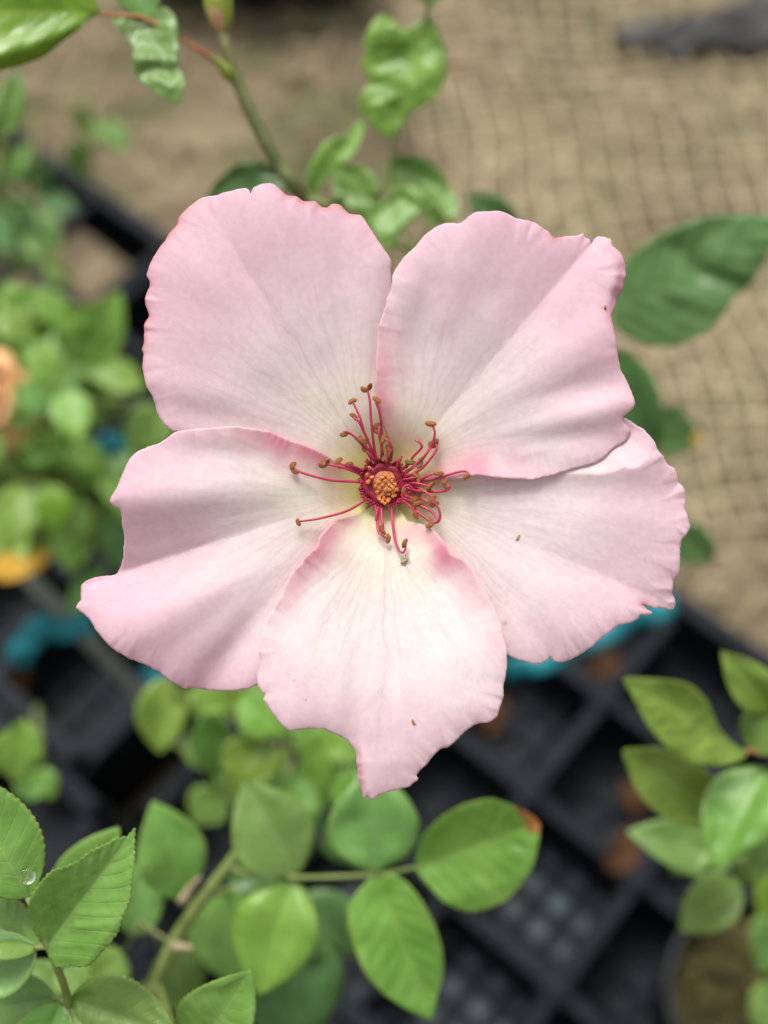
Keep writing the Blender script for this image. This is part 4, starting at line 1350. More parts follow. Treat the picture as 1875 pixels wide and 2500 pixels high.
leaf(t, [(1010, 620, 0.33), (1050, 560, 0.325), (1080, 530, 0.322), (1110, 545, 0.32)],
     [dict(outline=[(800, 1010), (840, 920), (920, 898), (1020, 908), (1100, 960), (1160, 1040), (1200, 1120), (1240, 1180), (1220, 1260), (1130, 1310), (1050, 1295), (1040, 1200), (1060, 1130), (1010, 1080), (930, 1060), (870, 1080), (810, 1120)],
           zoom=(600, 0, 0.42194), mid=[(1225, 1250), (820, 990)], d0=0.324, d1=0.328, mat='mid', feats=[('v', (900, 960), (1150, 1100), 14, 26), ('r', (1060, 1180), (1180, 1260), 12, 22)], lip=4, rough=1.2, step=6, seed=8),
      dict(outline=[(580, 1190), (700, 1190), (800, 1165), (850, 1090), (920, 1072), (1000, 1083), (1045, 1130), (1042, 1190), (1000, 1250), (930, 1300), (890, 1350), (850, 1452), (800, 1420), (740, 1340), (690, 1260), (630, 1212)],
           zoom=(600, 0, 0.42194), mid=[(1040, 1115), (845, 1445)], d0=0.314, d1=0.312, mat='mid', feats=[('v', (760, 1230), (900, 1150), 16, 30), ('r', (960, 1120), (1020, 1160), 10, 20), ('r', (840, 1330), (960, 1250), 12, 24)], rough=1.4, step=6, seed=9),
      (1260, 560, 0.40, 1140, 475, 0.40, 90, 'dark', 12, 0, 0.05),
      (700, 445, 0.33, 500, 480, 0.335, 130, 'dark', 12, 10, 0.05, {'bumpy': 2})], 'stem', 0.0006, serr=False)

# --- shoot at the right ----------------------------------------------------------
b2 = Vector((0.17, 0.50, GZ + 0.012))
t = thing('rose_shoot', 'rose shoot with one broad dark green leaf reaching past the torn petal corner', 'rose plant', b2)
stem(t, [P(1440, 830, 0.36), P(1430, 1000, 0.38), P(1440, 1150, 0.44), Vector((0.16, 0.42, 0.25)), b2], 0.0013, 0.002, 'stem', 24)
leaf(t, [(1440, 830, 0.36), (1470, 800, 0.355), (1495, 775, 0.352)],
     [dict(outline=[(420, 690), (500, 590), (640, 480), (800, 390), (950, 330), (1100, 280), (1280, 255), (1450, 258), (1660, 270), (1800, 300), (1760, 420), (1680, 560), (1600, 700), (1520, 830), (1420, 930), (1340, 1000), (1300, 1080), (1200, 1200), (1080, 1290), (900, 1370), (700, 1380), (520, 1330), (400, 1260), (330, 1150), (310, 950), (350, 800)],
           zoom=(1400, 450, 0.28631), mid=[(330, 1080), (1790, 305)], d0=0.352, d1=0.340, mat='deep', feats=[('v', (880, 560), (1050, 750), 8.0, 28), ('v', (1060, 720), (1160, 380), 7.0, 26), ('v', (1150, 760), (1400, 890), 9.0, 26), ('r', (1150, 640), (1420, 700), 6.0, 32), ('r', (900, 950), (1300, 1020), 6.0, 36), ('v', (800, 1060), (1080, 1120), 5.0, 28), ('r', (760, 440), (1080, 330), 5.0, 30)], rough=0.5, step=8, seed=10)], 'stem', 0.0007, serr=False)
leaf(t, [(1430, 1000, 0.38), (1480, 950, 0.38), (1500, 900, 0.38)],
     [(1480, 850, 0.38, 1600, 1120, 0.385, 150, 'dark', 14, 0, 0.05),
      (1570, 1030, 0.42, 1712, 1080, 0.42, 120, 'dark', 12, 0, 0.05, {'tip_mat': 'yellow'}),
      (1640, 1290, 0.44, 1745, 1370, 0.44, 100, 'dark', 12, 0, 0.05)], 'stem', 0.0006, serr=False)

# --- serrated leaves, lower left, close to the plane of focus ---------------------
b3 = Vector((-0.12, -0.02, GZ + 0.012))
t = thing('rose_shoot', 'rose shoot with sharp serrated folded leaves above the dark tray corner', 'rose plant', b3)
stem(t, [P(170, 2560, 0.225), P(200, 2700, 0.25), Vector((-0.10, 0.03, 0.30)), b3], 0.0015, 0.0024, 'stem', 24)
leaf(t, [(172, 2480, 0.221), (160, 2418, 0.217), (135, 2350, 0.213), (114, 2304, 0.210), (68, 2192, 0.208)],
     [(70, 2192, 0.208, -105, 1880, 0.207, 205, 'mid', 12, -5, 0.03, {'wave': 0.02}),
      dict(outline=[(500, 1390), (420, 1300), (370, 1210), (320, 1050), (305, 940), (350, 800), (430, 680), (560, 560), (700, 510), (830, 450), (980, 350), (1120, 280), (1250, 215), (1380, 175), (1452, 112), (1455, 300), (1450, 540), (1420, 740), (1390, 900), (1320, 1080), (1270, 1250), (1130, 1400), (990, 1560), (880, 1605), (750, 1590), (600, 1595), (540, 1500)],
           zoom=(0, 2000, 0.2261), mid=[(505, 1385), (1446, 125)], d0=0.210, d1=0.205, mat='mid', feats=[('F', (0, 0), (1, 0), 46, 85), ('v', (860, 1080), (1180, 1060), 2.5, 9), ('v', (780, 1230), (1150, 1210), 3.0, 10), ('r', (830, 1150), (1200, 1130), 2.5, 9)], saw=4.5, rough=0.5, step=4.5, seed=11, lip=-4),
      (95, 2308, 0.211, -120, 2225, 0.215, 150, 'mid', 24, 10, 0.05),
      (84, 2314, 0.211, -130, 2400, 0.213, 165, 'mint_sheen', 22, -12, 0.04, {'bumpy': 1.6})], 'stem', 0.0007)
leaf(t, [(170, 2540, 0.229), (168, 2480, 0.223), (165, 2438, 0.220)],
     [(166, 2440, 0.219, 430, 2530, 0.214, 190, 'mid', 20, 8, 0.05, {'bumpy': 1.3}),
      (128, 2438, 0.221, -90, 2480, 0.225, 160, 'blue', 20, 0, 0.05),
      (148, 2448, 0.219, 90, 2640, 0.215, 170, 'mid', 26, 0, 0.04)], 'stem', 0.0007)
leaf(t, [(172, 2520, 0.262), (150, 2400, 0.262), (145, 2330, 0.26), (150, 2230, 0.256)],
     [(150, 2225, 0.256, 285, 2030, 0.252, 150, 'mid', 16, 0, 0.05),
      (150, 2440, 0.262, 60, 2350, 0.262, 110, 'blue', 14, 0, 0.05),
      (150, 2350, 0.262, 210, 2440, 0.26, 90, 'mid', 14, 0, 0.05)], 'stem', 0.0006, serr=False)
# drop of water on the leaf
c = P(68, 2140, 0.2066)
mb = MB(); vs, fs = [], []
nrm_ = (CAM - c).normalized(); a1 = nrm_.cross(Vector((1, 0, 0))).normalized(); a2 = nrm_.cross(a1)
for j in range(7):
    q = j / 6 * math.pi / 2
    for k in range(20):
        an = k / 20 * 2 * math.pi
        vs.append(c + (a1 * math.cos(an) + a2 * math.sin(an)) * 0.00125 * math.cos(q) + nrm_ * 0.00028 * math.sin(q))
for j in range(6):
    for k in range(20):
        fs.append((j * 20 + k, j * 20 + (k + 1) % 20, (j + 1) * 20 + (k + 1) % 20, (j + 1) * 20 + k))
fs.append(tuple(range(20))[::-1])
mb.add(vs, fs)
m_, nt_, N_, L2_, bs_ = mat_new('water')
bs_.inputs['Transmission Weight'].default_value = 1.0; bs_.inputs['IOR'].default_value = 1.33; bs_.inputs['Roughness'].default_value = 0.02
bs_.inputs['Base Color'].default_value = (1, 1, 1, 1)
tag(mb.build('water_drop', m_), 'clear round water drop resting on the serrated leaf', 'water drop')

# --- leaf with the scorched tip, bottom centre ------------------------------------
b4 = Vector((-0.10, 0.06, GZ + 0.012))
t = thing('rose_shoot', 'rose shoot whose five-part leaf ends in a round leaflet with a scorched orange tip', 'rose plant', b4)
stem(t, [P(600, 2050, 0.300), P(560, 2110, 0.300), P(490, 2200, 0.302), P(425, 2300, 0.306), P(385, 2400, 0.312), P(350, 2520, 0.325), P(330, 2700, 0.36), Vector((-0.09, 0.08, 0.35)), b4], 0.0013, 0.0022, 'stem', 44)
leaf(t, [(560, 2112, 0.300), (600, 2134, 0.297), (720, 2142, 0.293), (830, 2140, 0.290), (930, 2134, 0.288), (1026, 2116, 0.286)],
     [dict(outline=[(1068, 870), (1075, 790), (1110, 700), (1200, 610), (1320, 545), (1450, 520), (1560, 555), (1650, 600), (1695, 650), (1690, 740), (1665, 850), (1610, 945), (1530, 1030), (1420, 1080), (1310, 1085), (1210, 1040), (1140, 970), (1090, 910)],
           zoom=(500, 1700, 0.48222), mid=[(1072, 868), (1692, 640)], d0=0.286, d1=0.280, mat='fresh', feats=[('F', (0, 0), (1, 0), 34, 90)], rough=0.6, tip_mat='scorch', step=6, seed=12),
      (722, 2138, 0.293, 596, 1908, 0.294, 205, 'blue', 12, 4, 0.04, {'shape': 0.80}),
      (918, 2134, 0.289, 905, 1872, 0.291, 225, 'blue', 10, 0, 0.04, {'shape': 0.80}),
      (716, 2148, 0.293, 624, 2430, 0.288, 210, 'fresh', 20, 10, 0.05, {'shape': 0.82}),
      dict(outline=[(858, 905), (950, 900), (1030, 950), (1100, 1040), (1160, 1150), (1200, 1280), (1205, 1400), (1175, 1530), (1150, 1635), (1100, 1620), (1000, 1570), (900, 1500), (810, 1400), (760, 1280), (725, 1160), (730, 1060), (790, 970)],
           zoom=(500, 1700, 0.48222), mid=[(868, 900), (1146, 1628)], d0=0.289, d1=0.281, mat='fresh', feats=[('F', (0, 0), (1, 0), 36, 80)], rough=0.8, step=6, seed=13)], 'stem', 0.0006, serr=False)
leaf(t, [(480, 2215, 0.303), (470, 2200, 0.304), (455, 2195, 0.304)],
     [(452, 2198, 0.304, 378, 1962, 0.30, 170, 'mid', 14, 10, 0.04, {'shape': 0.9})], 'stem', 0.0006, serr=False)
leaf(t, [(490, 2200, 0.303), (540, 2180, 0.32), (600, 2200, 0.335), (700, 2270, 0.345)],
     [(545, 2170, 0.325, 560, 2400, 0.325, 190, 'mid', 12, 0, 0.05), (690, 2260, 0.345, 735, 2580, 0.345, 260, 'dark', 10, 0, 0.05),
      (560, 2160, 0.33, 700, 2090, 0.335, 120, 'dark', 12, 0, 0.05), (720, 2200, 0.345, 880, 2330, 0.35, 170, 'dark', 12, 0, 0.05)], 'stem', 0.0006, serr=False)
leaf(t, [(425, 2300, 0.306), (400, 2290, 0.31), (340, 2250, 0.315)],
     [(330, 2290, 0.315, 350, 2090, 0.315, 120, 'blue', 12, 0, 0.05), (400, 2330, 0.32, 470, 2470, 0.33, 150, 'blue', 12, 0, 0.05),
      (300, 2330, 0.32, 220, 2400, 0.32, 130, 'mid', 12, 0, 0.05)], 'stem_olive', 0.0006, serr=False)
leaf(t, [(385, 2400, 0.312), (440, 2560, 0.25), (470, 2600, 0.232)], [(470, 2590, 0.222, 604, 2382, 0.215, 200, 'mid', 18, -6, 0.04)], 'stem', 0.0006)
# dry twig stubs on the stem
for (q0, q1) in (((440, 2205, 0.302), (490, 2140, 0.298)), ((420, 2312, 0.304), (470, 2316, 0.300))):
    mb = MB(); mb.tube(spline([P(*q0), P((q0[0] + q1[0]) / 2, (q0[1] + q1[1]) / 2 - 3, q0[2]), P(*q1)], 6), [0.0012, 0.0013, 0.0012, 0.001, 0.0008, 0.0003], 7)
    mb.build('dry_stub', MAT['straw'], t, b4)

# --- blurred shoot below the petals -------------------------------------------------
b5 = Vector((-0.06, 0.22, GZ + 0.012))
t = thing('rose_shoot', 'soft yellow-green rose shoot hanging just under the bottom petal and folded petal', 'rose plant', b5)
stem(t, [P(700, 1700, 0.40), P(705, 1830, 0.41), P(690, 1960, 0.42), Vector((-0.06, 0.21, 0.30)), b5], 0.0012, 0.002, 'stem', 24)
leaf(t, [(702, 1780, 0.40), (640, 1760, 0.395), (520, 1740, 0.39), (430, 1700, 0.385)],
     [(402, 1655, 0.385, 388, 1842, 0.385, 128, 'fresh', 12, 0, 0.05), (480, 1715, 0.385, 580, 1700, 0.39, 70, 'fresh', 12, 0, 0.05),
      (500, 1750, 0.39, 545, 1905, 0.40, 110, 'mid', 12, 0, 0.05), (600, 1690, 0.38, 700, 1800, 0.38, 140, 'fresh', 12, 0, 0.05), (640, 1800, 0.385, 570, 1930, 0.38, 140, 'fresh', 12, 0, 0.05)], 'stem', 0.0006, serr=False)
leaf(t, [(705, 1830, 0.41), (760, 1830, 0.40), (800, 1800, 0.39)],
     [(810, 1760, 0.39, 770, 1960, 0.39, 130, 'fresh', 12, 0, 0.05), (790, 1770, 0.38, 900, 1850, 0.38, 120, 'fresh', 12, 0, 0.05), (740, 1890, 0.39, 660, 2050, 0.385, 150, 'mid', 12, 0, 0.05),
      (640, 1880, 0.40, 560, 1960, 0.40, 100, 'fresh', 12, 0, 0.05), (850, 1880, 0.37, 900, 2000, 0.37, 130, 'fresh', 12, 0, 0.05), (520, 1830, 0.42, 500, 1890, 0.42, 50, 'fresh', 10, 0, 0.05)], 'stem', 0.0006, serr=False)
leaf(t, [(690, 1900, 0.41), (600, 1880, 0.42), (480, 1850, 0.43), (400, 1800, 0.43)],
     [(480, 1660, 0.43, 560, 1760, 0.43, 110, 'fresh', 12, 0, 0.05), (560, 1730, 0.43, 640, 1650, 0.43, 110, 'fresh', 12, 0, 0.05), (460, 1800, 0.44, 540, 1860, 0.44, 100, 'mid', 12, 0, 0.05),
      (620, 1840, 0.42, 700, 1930, 0.42, 120, 'fresh', 12, 0, 0.05), (560, 1840, 0.43, 600, 1960, 0.43, 110, 'mid', 12, 0, 0.05), (700, 1740, 0.42, 790, 1830, 0.42, 110, 'mid', 12, 0, 0.05),
      (800, 1880, 0.41, 720, 1980, 0.41, 120, 'mid', 12, 0, 0.05), (540, 1930, 0.43, 470, 2010, 0.43, 110, 'mid', 12, 0, 0.05), (640, 1960, 0.42, 800, 2010, 0.42, 120, 'dark', 12, 0, 0.05), (820, 2000, 0.42, 860, 2110, 0.42, 110, 'mid', 12, 0, 0.05)], 'stem', 0.0006, serr=False)

# --- potted rose at the right -----------------------------------------------------------
pc = G(1870, 2440, 0.13); pc.z = GZ
pot = thing('plant_pot', 'round black plastic pot filled with mossy soil', 'pot', pc)
mb = MB(); vs, fs = [], []
prof = [(0.040, 0.0), (0.052, 0.168), (0.057, 0.170), (0.058, 0.183), (0.0555, 0.186), (0.053, 0.183), (0.050, 0.165), (0.038, 0.02)]
K = 48
for (rr, zz) in prof:
    for k in range(K):
        a = 2 * math.pi * k / K
        vs.append(pc + Vector((rr * math.cos(a), rr * math.sin(a), zz)))
for i in range(len(prof) - 1):
    for k in range(K):
        fs.append((i * K + k, i * K + (k + 1) % K, (i + 1) * K + (k + 1) % K, (i + 1) * K + k))
fs.append(tuple(range(K))[::-1])
mb.add(vs, fs); mb.build('wall', MAT['black2'], pot, pc)
mb = MB(); vs, fs = [], []
for i in range(12):
    for k in range(K):
        a = 2 * math.pi * k / K; rr = 0.0505 * i / 11
        vs.append(pc + Vector((rr * math.cos(a), rr * math.sin(a), 0.168 + 0.006 * math.sin(17 * rr * 60 + 3 * a) * math.sin(a * 5 + i) * (i < 11))))
for i in range(11):
    for k in range(K):
        fs.append((i * K + k, i * K + (k + 1) % K, (i + 1) * K + (k + 1) % K, (i + 1) * K + k))
mb.add(vs, fs); mb.build('soil', MAT['soil'], pot, pc)
mb = MB()
bl = blob_mesh('tmp', None, 4, 0.1)
for i in range(70):
    a, q = random.uniform(0, 6.28), 0.048 * math.sqrt(random.random())
    s_ = random.uniform(0.0015, 0.0042)
    cc = pc + Vector((q * math.cos(a), q * math.sin(a), 0.171))
    mb.add([cc + Vector((v.co.x * s_, v.co.y * s_, v.co.z * s_ * 0.7)) for v in bl.vertices], [tuple(p.vertices) for p in bl.polygons])
o = mb.build('moss_crumbs', MAT['moss'], pot, pc); o['kind'] = 'stuff'

b6 = pc + Vector((0, 0, 0.165))
t = thing('rose_shoot', 'bright green young rose growing from the round pot of mossy soil', 'rose plant', b6)
stem(t, [P(1900, 1700, 0.29), P(1905, 1850, 0.31), P(1900, 2000, 0.36), P(1890, 2200, 0.45), b6], 0.0012, 0.0020, 'stem', 26)
leaf(t, [(1903, 1830, 0.305), (1870, 1842, 0.300), (1825, 1830, 0.297)],
     [dict(outline=[(820, 610), (740, 560), (660, 470), (600, 330), (520, 240), (420, 200), (260, 185), (105, 185), (150, 280), (210, 400), (260, 480), (330, 560), (420, 640), (520, 680), (640, 698), (760, 680), (815, 650)],
           zoom=(1480, 1580, 0.4158), mid=[(818, 628), (108, 188)], d0=0.296, d1=0.288, mat='fresh', feats=[('F', (0, 0), (1, 0), 20, 70), ('r', (300, 340), (480, 460), 8, 26)], rough=1.1, step=6, seed=14), (1900, 1745, 0.297, 1766, 1596, 0.290, 110, 'fresh', 18, 0, 0.04),
      (1838, 1838, 0.298, 1925, 1690, 0.296, 130, 'mid', 14, 0, 0.05)], 'red_stem', 0.0006, serr=False)
leaf(t, [(1905, 1880, 0.315), (1860, 1900, 0.31), (1800, 1950, 0.306), (1775, 1970, 0.305)],
     [dict(outline=[(690, 960), (650, 800), (560, 700), (420, 640), (320, 590), (200, 592), (98, 610), (130, 720), (170, 830), (250, 930), (340, 1000), (460, 1050), (600, 1065), (680, 1040)],
           zoom=(1480, 1580, 0.4158), mid=[(700, 1000), (100, 612)], d0=0.307, d1=0.300, mat='fresh', feats=[('F', (0, 0), (1, 0), 20, 70)], rough=0.9, step=6, seed=15), (1872, 1870, 0.300, 1742, 2112, 0.292, 190, 'mid', 24, 14, 0.05, {'bumpy': 1.6}),
      (1930, 1930, 0.31, 1850, 2120, 0.305, 140, 'mid', 14, 0, 0.05)], 'stem', 0.0006, serr=False)
leaf(t, [(1902, 2000, 0.36), (1850, 2060, 0.345), (1800, 2100, 0.34)],
     [(1800, 2100, 0.338, 1540, 2028, 0.335, 135, 'blue', 14, 10, 0.05), (1740, 2040, 0.34, 1640, 2130, 0.335, 100, 'mid', 14, 0, 0.05), (1806, 2150, 0.35, 1660, 2275, 0.35, 125, 'mid', 20, 0, 0.04), (1870, 2060, 0.34, 1800, 2160, 0.35, 90, 'blue', 12, 0, 0.05)], 'stem', 0.0006, serr=False)
leaf(t, [(1892, 2180, 0.44), (1900, 2160, 0.42), (1905, 2130, 0.40)],
     [(1905, 2130, 0.40, 1858, 2240, 0.40, 80, 'lime', 12, 0, 0.05), (1920, 2200, 0.42, 1852, 2380, 0.42, 110, 'blue', 14, 0, 0.05), (1930, 2420, 0.45, 1835, 2500, 0.45, 120, 'mid', 14, 0, 0.05)], 'stem', 0.0006, serr=False)

# --- leafy roses at the left, far out of focus ----------------------------------------
def bush(root_xy, label, specs, depth_stem, mats, seed, nrand, area, dr, size):
    b = Vector((root_xy[0], root_xy[1], GZ + 0.012))
    t = thing('rose_plant', label, 'rose plant', b, None)
    rn = random.Random(seed)
    cx, cy = (area[0] + area[2]) / 2, (area[1] + area[3]) / 2
    tops = []
    for k in range(3):
        X = area[0] + (area[2] - area[0]) * (k + 0.5) / 3
        Y = area[1] + (area[3] - area[1]) * rn.uniform(0.1, 0.35)
        top = P(X, Y, dr[0] + 0.02)
        md_ = (top + b) / 2 + Vector((rn.uniform(-.02, .02), rn.uniform(-.02, .02), 0.05))
        stem(t, [top, md_, b], 0.0011, 0.002, 'stem', 16)
    # traced leaflets, grouped in threes as compound leaves
    allL = list(specs)
    for i in range(nrand):
        X, Y = rn.uniform(area[0], area[2]), rn.uniform(area[1], area[3])
        a = rn.uniform(0, 6.28); l = rn.uniform(*size)
        d = rn.uniform(*dr)
        allL.append((X, Y, d, X + l * math.cos(a), Y + l * math.sin(a), d + rn.uniform(-.02, .02), l * rn.uniform(0.6, 0.78), rn.choice(mats), rn.uniform(8, 24), rn.uniform(-35, 35), 0.05))
    for i in range(0, len(allL), 3):
        g = allL[i:i + 3]
        bx = sum(q[0] for q in g) / len(g); by = sum(q[1] for q in g) / len(g); bd = sum(q[2] for q in g) / len(g)
        leaf(t, [(cx + (bx - cx) * 0.6, cy + (by - cy) * 0.6, bd + 0.07), (bx, by, bd + 0.02), (g[0][0], g[0][1], g[0][2])], g, 'stem', 0.0008, serr=False)
    return t


bush((-0.22, 0.56), 'blurred leafy rose with bright green leaves behind the crinkled left petal margin', [
    (192, 892, 0.50, 292, 716, 0.49, 130, 'fresh', 16, 0, 0.05), (60, 830, 0.52, 0, 735, 0.52, 90, 'fresh', 14, 0, 0.05), (120, 950, 0.50, 100, 825, 0.50, 95, 'fresh', 12, 0, 0.05),
    (165, 945, 0.50, 188, 1080, 0.49, 100, 'fresh', 14, 0, 0.05), (110, 1010, 0.52, 70, 925, 0.52, 80, 'blue', 12, 0, 0.05), (400, 990, 0.52, 325, 1110, 0.52, 120, 'mid', 12, 0, 0.05),
    (20, 760, 0.54, 90, 700, 0.54, 60, 'fresh', 12, 0, 0.05)], 0.5, ['fresh', 'mid', 'fresh', 'fresh'], 5, 66, (-60, 740, 300, 1120), (0.53, 0.62), (80, 135))
bush((-0.24, 0.46), 'blurred leafy rose in deep shade beside the grey cane', [
    (50, 1180, 0.50, 20, 1350, 0.49, 110, 'fresh', 14, 0, 0.05), (110, 1180, 0.50, 140, 1300, 0.50, 100, 'lime', 14, 0, 0.05), (200, 1290, 0.56, 165, 1400, 0.56, 75, 'fresh', 12, 0, 0.05),
    (290, 1250, 0.56, 300, 1400, 0.56, 80, 'dark', 12, 0, 0.05), (250, 1390, 0.58, 170, 1500, 0.58, 70, 'mid', 12, 0, 0.05)], 0.5, ['fresh', 'mid', 'fresh', 'mid'], 9, 40, (-60, 1100, 320, 1330), (0.54, 0.64), (75, 125))
bush((-0.36, 0.95), 'faint leafy rose in the gap left of the dark tray edge', [
    (10, 330, 0.40, 45, 165, 0.40, 75, 'mid', 14, 0, 0.05), (10, 440, 0.70, 70, 350, 0.70, 60, 'mid', 14, 0, 0.05)], 0.8, ['mid', 'blue', 'dark'], 12, 14, (-60, 430, 110, 650), (0.80, 0.95), (70, 120))
bush((-0.30, 0.95), 'small weedy clump of leaves growing across the dark tray edge', [], 0.9, ['mid', 'blue'], 14, 8, (170, 290, 260, 430), (0.95, 1.02), (50, 90))
bush((-0.26, 0.30), 'low rose with a round bright leaf over the dark tray cells', [
    (30, 1900, 0.36, 60, 1755, 0.36, 125, 'fresh', 14, 10, 0.06), (40, 1940, 0.42, 110, 1890, 0.42, 80, 'mid', 14, 0, 0.05), (90, 1880, 0.44, 130, 1950, 0.44, 70, 'mid', 12, 0, 0.05)], 0.4, ['mid'], 15, 0, (0, 1800, 120, 1980), (0.42, 0.46), (70, 100))

# --- apricot rose at the left edge ------------------------------------------------------
oc = P(-22, 985, 0.55)
ob = Vector((oc.x - 0.01, oc.y + 0.10, 0.012))
t = thing('rose_bloom', 'apricot orange double rose bloom among the blurred leaves', 'rose', ob)
mb = MB(); mb.tube(spline([oc + FWD * 0.012, oc + FWD * 0.06, (oc + ob) / 2, ob], 16), 0.0018, 8); mb.build('stalk', MAT['stem'], t, ob)
for k in range(22):
    ring = 0 if k < 4 else (1 if k < 10 else 2)
    a = k * 2.4
    rr = (0.005, 0.010, 0.017)[ring]; hgt = (0.010, 0.008, 0.002)[ring]
    vs, fs = [], []
    for i in range(7):
        q = i / 6
        for j in range(-3, 4):
            aa = a + j / 3 * (0.85 - 0.1 * ring) * (1 - 0.25 * q)
            rad = 0.002 + rr * (q ** 0.7) * (1 + 0.15 * ring * q)
            vs.append(oc - FWD * (-0.010 + (0.012 + hgt) * math.sin(q * (1.9 + 0.25 * ring))) + (RT * math.cos(aa) + UP * math.sin(aa)) * rad)
    for i in range(6):
        for j in range(6):
            fs.append((i * 7 + j, i * 7 + j + 1, i * 7 + j + 8, i * 7 + j + 7))
    m2 = MB(); m2.add(vs, fs); o = m2.build('petal', MAT['orange'], t, ob); md = o.modifiers.new('thickness', 'SOLIDIFY'); md.thickness = 0.0003

# --- cane with teal ties ---------------------------------------------------------------------
ca, cb = P(48, 1385, 0.60), P(190, 1535, 0.665)
cd = (cb - ca).normalized()
foot = cb + cd * ((cb.z - 0.012) / -cd.z) if cd.z < -0.05 else G(330, 1690, 0.012)
mb = MB(); mb.tube([ca, ca.lerp(cb, 0.5), cb, cb.lerp(foot, 0.5), foot], 0.0042, 12)
for q in (0.3, 0.75):
    p_ = ca.lerp(cb, q); mb.tube([p_ - cd * 0.002, p_, p_ + cd * 0.002], [0.0042, 0.0049, 0.0042], 12)
tag(mb.build('garden_cane', MAT['cane']), 'grey garden cane leaning beside the folded petal', 'cane')
b_, = [P(0, 1410, 0.60)]
vs, fs, uv = leaf_mesh(P(118, 1345, 0.60), P(-50, 1400, 0.60), 95 * 0.6 / FPX, 14, 20, 0.08, 0.08, False, 77)
mb = MB(); mb.add(vs, fs, uv); o = mb.build('yellow_leaf', MAT['yellow']); tag(o, 'yellowed fallen leaf caught on top of the grey cane', 'leaf')
md = o.modifiers.new('thickness', 'SOLIDIFY'); md.thickness = 0.0003


def ribbon(path, width_px, label, sag=0.0, turn=0.0, name='plant_tie', cat='plant tie'):
    pts = spline([P(*q) for q in path], 8 * len(path))
    mb = MB(); vs, fs = [], []
    for i, p in enumerate(pts):
        d = (pts[min(i + 1, len(pts) - 1)] - pts[max(i - 1, 0)]).normalized()
        n_ = (CAM - p).normalized()
        n_ = Matrix.Rotation(R(turn + 25 * math.sin(i * 0.5)), 3, d) @ n_
        s_ = d.cross(n_).normalized()
        wd = width_px * (p - CAM).dot(FWD) / FPX / 2
        up_ = (n_ - d * n_.dot(d)).normalized()
        for j in range(-2, 3):
            vs.append(p + s_ * wd * j / 2 + up_ * 0.0012 * (1 - (j / 2) ** 2))
    for i in range(len(pts) - 1):
        for j in range(4):
            fs.append((i * 5 + j, i * 5 + j + 1, i * 5 + j + 6, i * 5 + j + 5))
    mb.add(vs, fs)
    o = mb.build(name, MAT['teal']); md = o.modifiers.new('thickness', 'SOLIDIFY'); md.thickness = 0.0008
    return tag(o, label, cat, 'teal plastic ties on the plants')


ribbon([(40, 1620, 0.64), (62, 1575, 0.632), (95, 1535, 0.63), (130, 1535, 0.64), (185, 1530, 0.645), (225, 1515, 0.65)], 66, 'teal plastic tie knotted round the grey cane')
ribbon([(232, 880, 0.66), (262, 905, 0.655), (285, 940, 0.66)], 60, 'dark teal plastic tie beside the crinkled left petal margin')
ribbon([(215, 1105, 0.60), (255, 1088, 0.595), (300, 1080, 0.60)], 62, 'pale teal plastic tie under the left leafy rose')
ribbon([(75, 1075, 0.60), (105, 1058, 0.597), (130, 1040, 0.60)], 40, 'small teal plastic tie below the apricot rose')
ribbon([(1232, 1632, 0.74), (1330, 1612, 0.735), (1440, 1560, 0.73), (1560, 1502, 0.73), (1645, 1480, 0.735)], 58, 'long teal plastic strap lying across the tray under the torn petal margin', 0, 10, 'plant_strap', 'strap')
ribbon([(350, 1640, 0.70), (385, 1655, 0.70), (420, 1665, 0.70)], 50, 'teal plastic tie in shadow beneath the folded petal')


# --- brown fallen leaves in the tray cells ----------------------------------------------------
def dry_leaf(x, y, z, ang, ln, label):
    c = G(x, y, z)
    d = Vector((math.cos(ang), math.sin(ang), 0.1)).normalized()
    LSEED[0] += 1
    vs, fs, uv = leaf_mesh(c - d * ln / 2, c + d * ln / 2, ln * 0.62, 22, 15, 0.10, 0.12, False, LSEED[0])
    mb = MB(); mb.add(vs, fs, uv)
    o = mb.build('dry_leaf', MAT['brown']); md = o.modifiers.new('thickness', 'SOLIDIFY'); md.thickness = 0.0003
    tag(o, label, 'leaf')


dry_leaf(1478, 1622, 0.075, 0.3, 0.030, 'brown dry leaf caught on the tray edge near the teal strap')
dry_leaf(1205, 1740, 0.03, 1.2, 0.034, 'brown dry leaf in the cell beside the palest petal')
dry_leaf(1545, 1945, 0.03, 2.0, 0.028, 'brown dry leaf under the topmost pointed leaves of the potted rose')
dry_leaf(1530, 2070, 0.072, 0.9, 0.036, 'reddish brown dry leaf on the tray divider beside the potted rose')
dry_leaf(20, 1680, 0.05, 0.6, 0.04, 'brown dry leaf in the tray near the knotted teal tie')

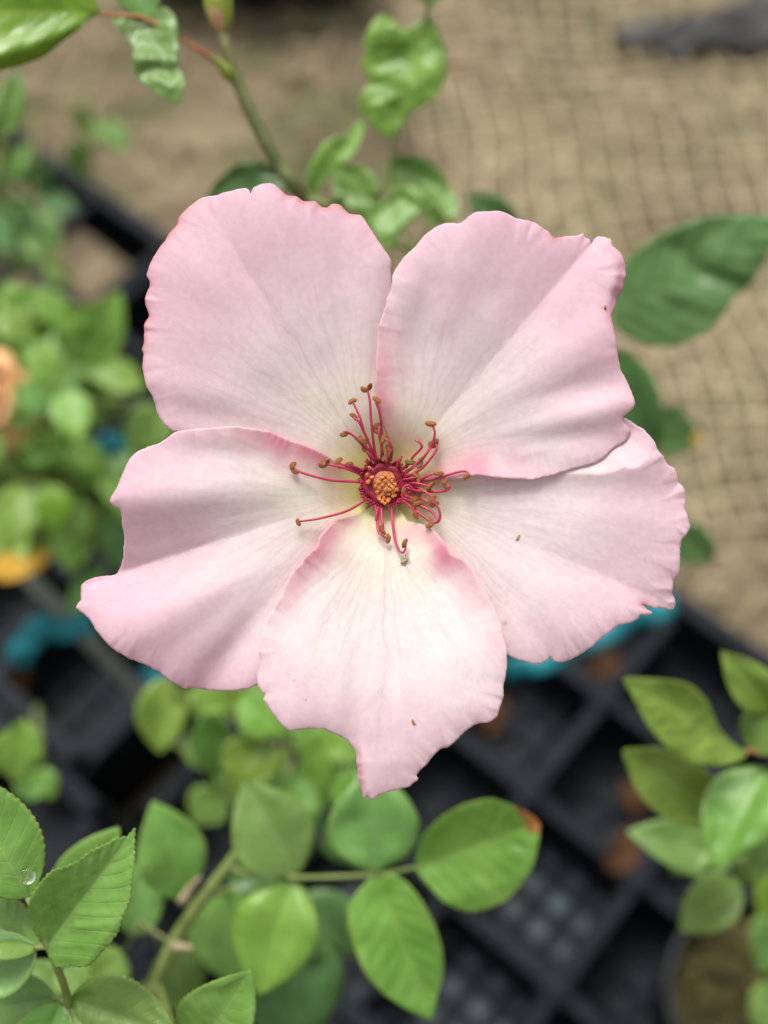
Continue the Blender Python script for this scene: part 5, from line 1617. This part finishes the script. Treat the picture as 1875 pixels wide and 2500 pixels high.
# --- dark pots and trays far back -----------------------------------------------------------------
def far_pot(x, y, r_, hgt, label):
    c = G(x, y)
    t = thing('plant_pot', label, 'pot', c, 'black pots standing on the far ground')
    mb = MB(); vs, fs = [], []
    prof = [(r_ * 0.75, 0), (r_ * 0.95, hgt * 0.86), (r_ * 1.05, hgt * 0.88), (r_ * 1.06, hgt), (r_ * 0.98, hgt), (r_ * 0.93, hgt * 0.85)]
    for (rr, zz) in prof:
        for k in range(24):
            a = 2 * math.pi * k / 24
            vs.append(c + Vector((rr * math.cos(a), rr * math.sin(a), zz)))
    for i in range(len(prof) - 1):
        for k in range(24):
            fs.append((i * 24 + k, i * 24 + (k + 1) % 24, (i + 1) * 24 + (k + 1) % 24, (i + 1) * 24 + k))
    mb.add(vs, fs); mb.build('wall', MAT['black2'], t, c)
    mb = MB(); mb.add([c + Vector((r_ * 0.93 * math.cos(k * math.pi / 12), r_ * 0.93 * math.sin(k * math.pi / 12), hgt * 0.85)) for k in range(24)], [tuple(range(24))])
    mb.build('soil', MAT['dark_soil'], t, c)


def sheet(outline, label):
    ol = smooth_closed(outline, 12.0)
    W = [G(a, b, GZ) for a, b in ol]
    cen = sum(W, Vector((0, 0, 0))) / len(W)
    rings = 7; vs, fs = [], []
    for i in range(rings + 1):
        q = 1 - i / rings
        for p in W:
            v = cen + (p - cen) * q
            e = np.array([v.x * 22]), np.array([v.y * 22])
            v.z = GZ + 0.012 + (0.012 + 0.016 * float(vnoise(*e, 31)[0])) * min(1.0, 2.5 * (1 - q)) + 0.004 * float(vnoise(e[0] * 3, e[1] * 3, 32)[0])
            vs.append(v)
    m_ = len(W)
    for i in range(rings):
        for k in range(m_):
            fs.append((i * m_ + k, i * m_ + (k + 1) % m_, (i + 1) * m_ + (k + 1) % m_, (i + 1) * m_ + k))
    mb = MB(); mb.add(vs, fs)
    o = mb.build('plastic_sheet', MAT['sheet']); md = o.modifiers.new('thickness', 'SOLIDIFY'); md.thickness = 0.001
    tag(o, label, 'sheet')


MAT['sheet'] = simple('sheet_plastic', (0.012, 0.015, 0.020), 0.55, 0.25, 0.9, 18, 0.4, 60, (0.075, 0.072, 0.068))
sheet([(1490, 100), (1540, 82), (1600, 95), (1650, 62), (1720, 70), (1760, 30), (1830, 10), (1920, -10), (1990, 60), (1960, 150), (1880, 135), (1800, 158), (1730, 140), (1650, 165), (1590, 138), (1520, 135)], 'crumpled dark plastic sheet lying on the netting')
far_pot(800, -40, 0.06, 0.08, 'black pot on bare earth behind the crinkled leaf')
far_pot(640, -45, 0.07, 0.08, 'black pot on bare earth behind the rose bud')
far_pot(470, -70, 0.07, 0.08, 'black pot on bare earth between bud and blue-green crumpled leaflet')
